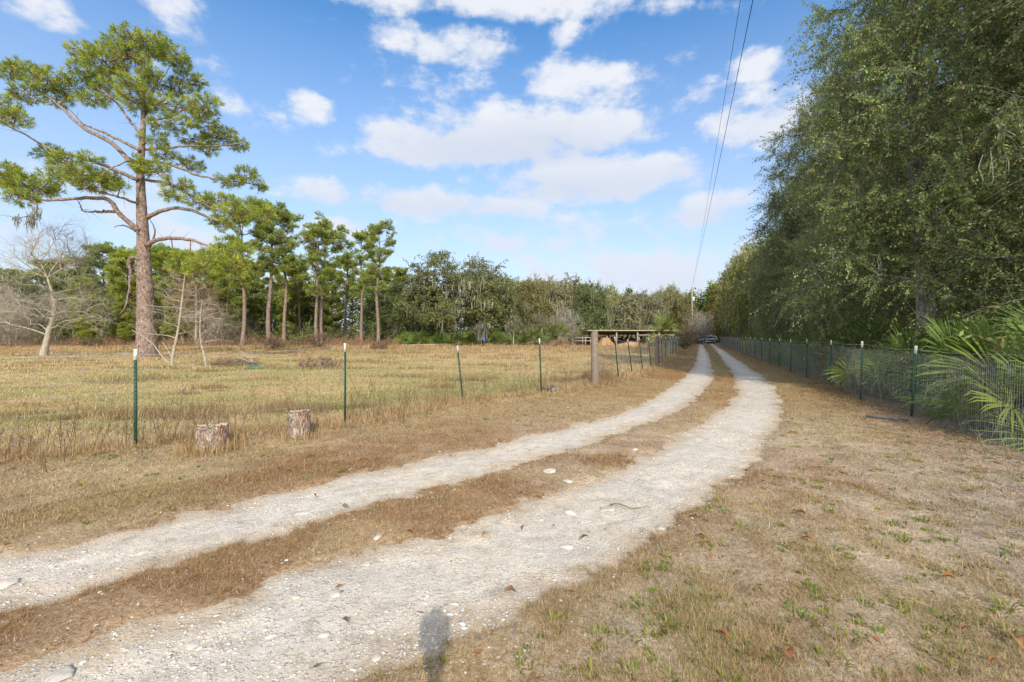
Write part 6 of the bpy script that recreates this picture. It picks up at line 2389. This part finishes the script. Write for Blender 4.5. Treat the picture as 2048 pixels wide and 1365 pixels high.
def cabin(name, prof, w0, w1, mat, parent):
    z0, z1 = 1.02, 1.63
    V, n_ = [], len(prof)
    for s in (-1, 1):
        for u, z in prof:
            V.append((u, s * (w0 + (w1 - w0) * (z - z0) / (z1 - z0)), z))
    mb = MB()
    mb.add(V, [np.array([[i, (i + 1) % n_, n_ + (i + 1) % n_, n_ + i] for i in range(n_)])])
    mb.F.setdefault(n_, []).append(np.array([list(range(n_))[::-1], list(range(n_, 2 * n_))]))
    return link(name, mb.mesh(name, [mat]), parent)


cabin('cabin', cab, .84, .66, M['car_paint'], car)


def side_y(z, s, e=.006):
    return s * (.84 + (.66 - .84) * (z - 1.02) / .61 + e)


for s in (-1, 1):
    for poly in ([(-1.62, 1.10), (-1.5, 1.42), (-.98, 1.5), (-.9, 1.1)], [(-.82, 1.1), (-.88, 1.51), (-.08, 1.53), (-.0, 1.09)], [(.08, 1.09), (.02, 1.53), (.16, 1.5), (.76, 1.1)]):
        mb = MB()
        mb.add([(u, side_y(z, s), z) for u, z in poly] + [(u, side_y(z, s, -.01), z) for u, z in poly], [[[0, 1, 2, 3] if s > 0 else [3, 2, 1, 0]], [[0, 4, 5, 1], [1, 5, 6, 2], [2, 6, 7, 3], [3, 7, 4, 0]]])
        link('window', mb.mesh('window', [M['car_glass']]), car)
    mb = MB()
    mb.beam((-1.5, s * .64, 1.63), (.05, s * .64, 1.65), .04, .05)
    link('roof_rail', mb.mesh('roof_rail', [M['chrome']]), car)
    mb = MB()
    mb.box((.68, s * .98, 1.1), (.12, .2, .14), 0, (1, 1, 1), (.8, .9))
    link('mirror', mb.mesh('mirror', [M['car_paint']]), car)
    mb = MB()
    mb.beam((-.92, s * .905, .42), (.9, s * .905, .42), .03, .1)
    link('side_trim', mb.mesh('side_trim', [M['chrome']]), car)
    for u in (-.45, .45):
        mb = MB()
        mb.box((u - .2, s * .905, .92), (.18, .03, .035))
        link('handle', mb.mesh('handle', [M['chrome']]), car)
    mb = MB()
    mb.box((2.0, s * .66, .78), (.24, .38, .15), s * -.25, (1, 1, 1), (.8, .9))
    link('headlight', mb.mesh('headlight', [M['lamp_white']]), car)
    mb = MB()
    mb.box((-2.1, s * .74, .92), (.12, .26, .22), 0, (1, 1, 1), (.9, .9))
    link('tail_light', mb.mesh('tail_light', [M['lamp_red']]), car)
for nm, poly in (('windscreen', [(.84, 1.10, .76), (.22, 1.53, .62)]), ('rear_window', [(-1.93, 1.14, .72), (-1.76, 1.45, .62)])):
    (u0, z0, w0), (u1, z1, w1) = poly
    e = .012 if nm == 'windscreen' else -.012
    mb = MB()
    f = [(u0 + e, -w0, z0 + .01), (u0 + e, w0, z0 + .01), (u1 + e, w1, z1 + .01), (u1 + e, -w1, z1 + .01)]
    mb.add(f + [(a - 2 * e, b, c - .02) for a, b, c in f], [[[0, 1, 2, 3], [0, 4, 5, 1], [1, 5, 6, 2], [2, 6, 7, 3], [3, 7, 4, 0]]])
    link(nm, mb.mesh(nm, [M['car_glass']]), car)
mb = MB()
mb.box((2.14, 0, .66), (.04, 1.0, .2))
mb.box((2.13, 0, .42), (.05, 1.4, .14))
link('grille', mb.mesh('grille', [M['car_black']]), car)
mb = MB()
for u in (-1.32, 1.33):
    for s in (-1, 1):
        w0 = thing('wheel', None, None, (u, s * .8, .345))
        w0.parent = car
        mb = MB()
        k = 28
        rad = [.25, .335, .345, .335, .25]
        yy = [-.11, -.10, 0, .10, .11]
        a = np.arange(k) / k * 2 * PI
        V = np.concatenate([np.stack([r_ * np.cos(a), np.full(k, y_), r_ * np.sin(a)], 1) for r_, y_ in zip(rad, yy)])
        idx = np.arange(5 * k).reshape(5, k)
        q = np.stack([idx[:-1], np.roll(idx[:-1], -1, 1), np.roll(idx[1:], -1, 1), idx[1:]], -1).reshape(-1, 4)
        mb.add(V, [q])
        link('tyre', mb.mesh('tyre', [M['car_black']], True), w0)
        mb = MB()
        yo = s * .085
        mb.tube([(0, s * .02, 0), (0, s * .10, 0)], .06, 12)
        for j in range(5):
            b = j / 5 * 2 * PI
            mb.beam((.04 * math.cos(b), yo, .04 * math.sin(b)), (.235 * math.cos(b), yo, .235 * math.sin(b)), .07, .03)
        a2 = np.linspace(0, 2 * PI, 25)
        mb.tube(np.stack([.235 * np.cos(a2), np.full(25, yo), .235 * np.sin(a2)], 1), .022, 6, caps=False)
        link('rim', mb.mesh('rim', [M['rim']]), w0)

# ================================================================== CAMERA ON ITS STAND (casts the shadow seen at the bottom)
M['gear'] = plain_mat('black_gear', (0.025, 0.025, 0.027), .5, 0, 9, .2)
cst = thing('camera_stand', 'black camera on a slim stand whose shadow falls on the near track', 'camera stand', (0, -.16, gz1(0, -.16)))
mb = MB()
mb.box((0, 0, CAM_H + .0), (.15, .09, .12))
mb.box((0, 0, CAM_H + .085), (.07, .07, .06), 0, (1, 1, 1), (.7, .8))
link('camera_body', mb.mesh('camera_body', [M['gear']]), cst)
mb = MB()
mb.tube([(0, .045, CAM_H), (0, .10, CAM_H), (0, .108, CAM_H)], [.036, .04, .042], 20)
link('lens', mb.mesh('lens', [M['gear']], True), cst)
mb = MB()
mb.box((0, 0, CAM_H - .11), (.09, .07, .09))
mb.tube([(0, 0, -.02), (0, 0, CAM_H - .12)], [.022, .03], 10)
link('pole', mb.mesh('pole', [M['gear']], True), cst)
for k in range(3):
    a = math.radians(-90 + k * 120)
    mb = MB()
    mb.tube([(0, 0, .55), (math.cos(a) * .26, math.sin(a) * .26 - .02, .01)], .012, 8)
    link('leg', mb.mesh('leg', [M['gear']], True), cst)
print('T objects', time.time() - T0)
# ================================================================== LIGHT, SKY, CAMERA
SUN_EL = math.radians(31.5)
SUN_AZ = math.radians(9)     # sun stands behind the camera, a little to the right
sd = np.array([math.sin(SUN_AZ) * math.cos(SUN_EL), -math.cos(SUN_AZ) * math.cos(SUN_EL), math.sin(SUN_EL)])
L = bpy.data.lights.new('sun', 'SUN')
L.energy = 3.5
L.angle = math.radians(0.6)
L.color = (1.0, 0.915, 0.78)
so = bpy.data.objects.new('sun', L)
COL.objects.link(so)
from mathutils import Vector
so.rotation_euler = Vector(-sd).to_track_quat('-Z', 'Y').to_euler()
so.location = (5, -10, 30)

w = bpy.data.worlds.new('World')
scene.world = w
w.use_nodes = True
nt = w.node_tree
for n in list(nt.nodes):
    nt.nodes.remove(n)
out = N(nt, 'ShaderNodeOutputWorld')
bg = N(nt, 'ShaderNodeBackground')
bg.inputs['Strength'].default_value = 0.15
sky = N(nt, 'ShaderNodeTexSky')
sky.sky_type = 'NISHITA'
sky.sun_disc = False
sky.sun_elevation = SUN_EL
# rotation 0 puts the sun at +Y, growing clockwise seen from above: the sun is at azimuth 180-12 deg
sky.sun_rotation = math.atan2(sd[0], sd[1])
sky.air_density = 1.0
sky.dust_density = 0.6
sky.ozone_density = 1.5
# clouds: soft bodies placed by azimuth / elevation on the sky
tc = N(nt, 'ShaderNodeTexCoord')
sp = N(nt, 'ShaderNodeSeparateXYZ')
nt.links.new(tc.outputs['Generated'], sp.inputs[0])


def mth(op, a, b=None, c=None, clamp=False):
    n = N(nt, 'ShaderNodeMath', operation=op)
    n.use_clamp = clamp
    for i, v in enumerate((a, b, c)):
        if v is None:
            continue
        if isinstance(v, bpy.types.NodeSocket):
            nt.links.new(v, n.inputs[i])
        else:
            n.inputs[i].default_value = v
    return n.outputs[0]


az = mth('ARCTAN2', sp.outputs[0], sp.outputs[1])
el = mth('ARCSINE', sp.outputs[2])
# noise to billow the outlines
mp = N(nt, 'ShaderNodeMapping')
mp.inputs['Scale'].default_value = (1, 1, 1.7)
nt.links.new(tc.outputs['Generated'], mp.inputs[0])
nzA = N(nt, 'ShaderNodeTexNoise')
nzA.inputs['Scale'].default_value = 9.0
nzA.inputs['Detail'].default_value = 7
nzA.inputs['Roughness'].default_value = 0.6
nt.links.new(mp.outputs[0], nzA.inputs['Vector'])
nzB = N(nt, 'ShaderNodeTexNoise')
nzB.inputs['Scale'].default_value = 4.0
nzB.inputs['Detail'].default_value = 3
nt.links.new(mp.outputs[0], nzB.inputs['Vector'])
sepB = N(nt, 'ShaderNodeSeparateColor')
nt.links.new(nzB.outputs['Color'], sepB.inputs[0])
azw = mth('MULTIPLY_ADD', mth('SUBTRACT', sepB.outputs[0], 0.5), 0.10, az)
elw = mth('MULTIPLY_ADD', mth('SUBTRACT', sepB.outputs[1], 0.5), 0.05, el)
uv = N(nt, 'ShaderNodeCombineXYZ')
nt.links.new(azw, uv.inputs[0])
nt.links.new(elw, uv.inputs[1])
# px, py, rx, ry, density, greyness
CL = [(80, 20, 90, 50, 1.0, .15), (375, 25, 75, 55, .8, .1), (448, 203, 50, 32, .85, .1), (612, 215, 60, 36, .95, .1), (530, 215, 40, 20, .45, .1),
      (915, 84, 150, 46, 1.05, .2), (930, 8, 330, 44, .9, .15), (1130, 72, 34, 26, .55, .1), (1110, 168, 90, 50, .8, .15), (1210, 178, 150, 48, .95, .2),
      (1335, 202, 105, 50, .85, .2), (1290, 265, 52, 30, .75, .1), (1010, 272, 300, 70, 1.35, .7), (1140, 252, 160, 48, 1.15, .3), (1180, 352, 270, 54, 1.15, .75),
      (1357, 112, 44, 30, .85, .1), (1525, 122, 72, 50, 1.05, .15), (1500, 240, 130, 70, .9, .4), (1320, 18, 60, 36, .9, .1), (800, 396, 230, 36, .95, .8),
      (970, 412, 140, 30, .9, .8), (1440, 412, 160, 38, .95, .8), (1330, 555, 320, 70, .95, .3), (1130, 515, 160, 36, .5, .1), (200, 440, 380, 80, .5, .3),
      (640, 455, 260, 34, .65, .4), (1000, 470, 320, 40, .65, .5), (1280, 440, 240, 34, .65, .6)]
dens = None
grey = None
for c in CL:
    if True:
        a_ = math.atan((c[0] - 1024) / FPX)
        e_ = math.atan((HORIZON - c[1]) / FPX * math.cos(a_))
        rx = c[2] / FPX * math.cos(a_) ** 2
        ry = c[3] / FPX * math.cos(a_) * math.cos(e_) ** 2
        k_, g_ = c[4], c[5]
    if dens is not None:    # keeps the node chain sequential (small shader stack)
        lk = N(nt, 'ShaderNodeVectorMath', operation='MULTIPLY_ADD')
        nt.links.new(dens, lk.inputs[0])
        lk.inputs[1].default_value = (1e-6, 1e-6, 0)
        nt.links.new(uvs, lk.inputs[2])
        uvs = lk.outputs[0]
    else:
        uvs = uv.outputs[0]
    sub = N(nt, 'ShaderNodeVectorMath', operation='SUBTRACT')
    nt.links.new(uvs, sub.inputs[0])
    sub.inputs[1].default_value = (a_, e_, 0)
    mu = N(nt, 'ShaderNodeVectorMath', operation='MULTIPLY')
    nt.links.new(sub.outputs[0], mu.inputs[0])
    mu.inputs[1].default_value = (1 / rx, 1 / ry, 0)
    dt = N(nt, 'ShaderNodeVectorMath', operation='DOT_PRODUCT')
    nt.links.new(mu.outputs[0], dt.inputs[0])
    nt.links.new(mu.outputs[0], dt.inputs[1])
    b = mth('MULTIPLY_ADD', dt.outputs['Value'], -0.62 * k_, k_)
    # greyer towards the flat base of the cloud
    dy = N(nt, 'ShaderNodeSeparateXYZ')
    nt.links.new(mu.outputs[0], dy.inputs[0])
    lowr = mth('MULTIPLY_ADD', dy.outputs[1], -0.55, 0.45)
    g = mth('MULTIPLY', mth('MULTIPLY', lowr, g_, clamp=True), b, clamp=True)
    grey = g if grey is None else mth('MAXIMUM', grey, g)
    dens = b if dens is None else mth('MAXIMUM', dens, mth('MULTIPLY_ADD', grey, 1e-6, b))
# the rest of the sky dome: added unseen clouds, thickened as fill light
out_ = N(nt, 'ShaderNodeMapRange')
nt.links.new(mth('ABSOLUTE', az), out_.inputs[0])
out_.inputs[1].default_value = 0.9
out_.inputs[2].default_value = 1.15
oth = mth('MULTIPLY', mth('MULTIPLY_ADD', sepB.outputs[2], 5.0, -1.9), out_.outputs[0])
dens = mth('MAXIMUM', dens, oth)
nz = mth('SUBTRACT', nzA.outputs['Fac'], 0.5)
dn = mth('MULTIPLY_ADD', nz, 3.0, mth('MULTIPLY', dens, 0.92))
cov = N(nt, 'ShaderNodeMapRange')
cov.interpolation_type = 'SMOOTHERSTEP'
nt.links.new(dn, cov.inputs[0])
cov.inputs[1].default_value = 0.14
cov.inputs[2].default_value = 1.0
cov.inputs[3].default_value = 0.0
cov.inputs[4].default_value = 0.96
# thin veil near the horizon
veil = N(nt, 'ShaderNodeMapRange')
nt.links.new(el, veil.inputs[0])
veil.inputs[1].default_value = 0.0
veil.inputs[2].default_value = 0.62
veil.inputs[3].default_value = 0.9
veil.inputs[4].default_value = 0.0
gm = mth('ADD', mth('MULTIPLY', grey, 1.0), mth('MULTIPLY', nz, -0.35), clamp=True)
ccol = mixc(nt, gm, (4.5, 4.62, 4.9), (2.7, 3.1, 4.0))
lowf = N(nt, 'ShaderNodeMapRange')
nt.links.new(el, lowf.inputs[0])
lowf.inputs[1].default_value = 0.08
lowf.inputs[2].default_value = 0.45
lowf.inputs[3].default_value = 0.75
lowf.inputs[4].default_value = 0.0
ccol = mixc(nt, lowf.outputs[0], ccol, (3.6, 3.95, 4.7))
hs = N(nt, 'ShaderNodeHueSaturation')
hs.inputs['Saturation'].default_value = 1.32
hs.inputs['Value'].default_value = 1.2
nt.links.new(sky.outputs[0], hs.inputs['Color'])
# unseen clouds brightened to lift the fill light on the scene
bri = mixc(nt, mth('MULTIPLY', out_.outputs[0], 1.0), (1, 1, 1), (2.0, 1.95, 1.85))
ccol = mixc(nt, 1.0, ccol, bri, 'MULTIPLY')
base = mixc(nt, veil.outputs[0], hs.outputs[0], (3.4, 3.72, 4.55))
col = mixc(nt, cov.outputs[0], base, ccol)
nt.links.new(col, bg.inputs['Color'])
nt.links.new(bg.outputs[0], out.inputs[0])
w.cycles.sampling_method = 'MANUAL'
w.cycles.sample_map_resolution = 512

cam = bpy.data.cameras.new('camera')
cam.sensor_width = 36
cam.lens = FPX / 2048 * 36
cam.shift_y = -(1365 / 2 - HORIZON) / 2048
cam.clip_start = 0.05
cam.clip_end = 3000
co = bpy.data.objects.new('camera', cam)
COL.objects.link(co)
co.location = (0, 0, CAM_H)
co.rotation_euler = (math.radians(90), 0, 0)
scene.camera = co

scene.view_settings.view_transform = 'Standard'
scene.view_settings.look = 'None'
scene.view_settings.exposure = 0.40
scene.view_settings.gamma = 1.0
scene.cycles.max_bounces = 6
scene.cycles.diffuse_bounces = 3
scene.cycles.transmission_bounces = 3
scene.cycles.transparent_max_bounces = 8
scene.cycles.use_denoising = True
scene.cycles.caustics_reflective = False
scene.cycles.caustics_refractive = False
scene.cycles.sample_clamp_indirect = 6
scene.render.use_persistent_data = False
print('T world', time.time() - T0)
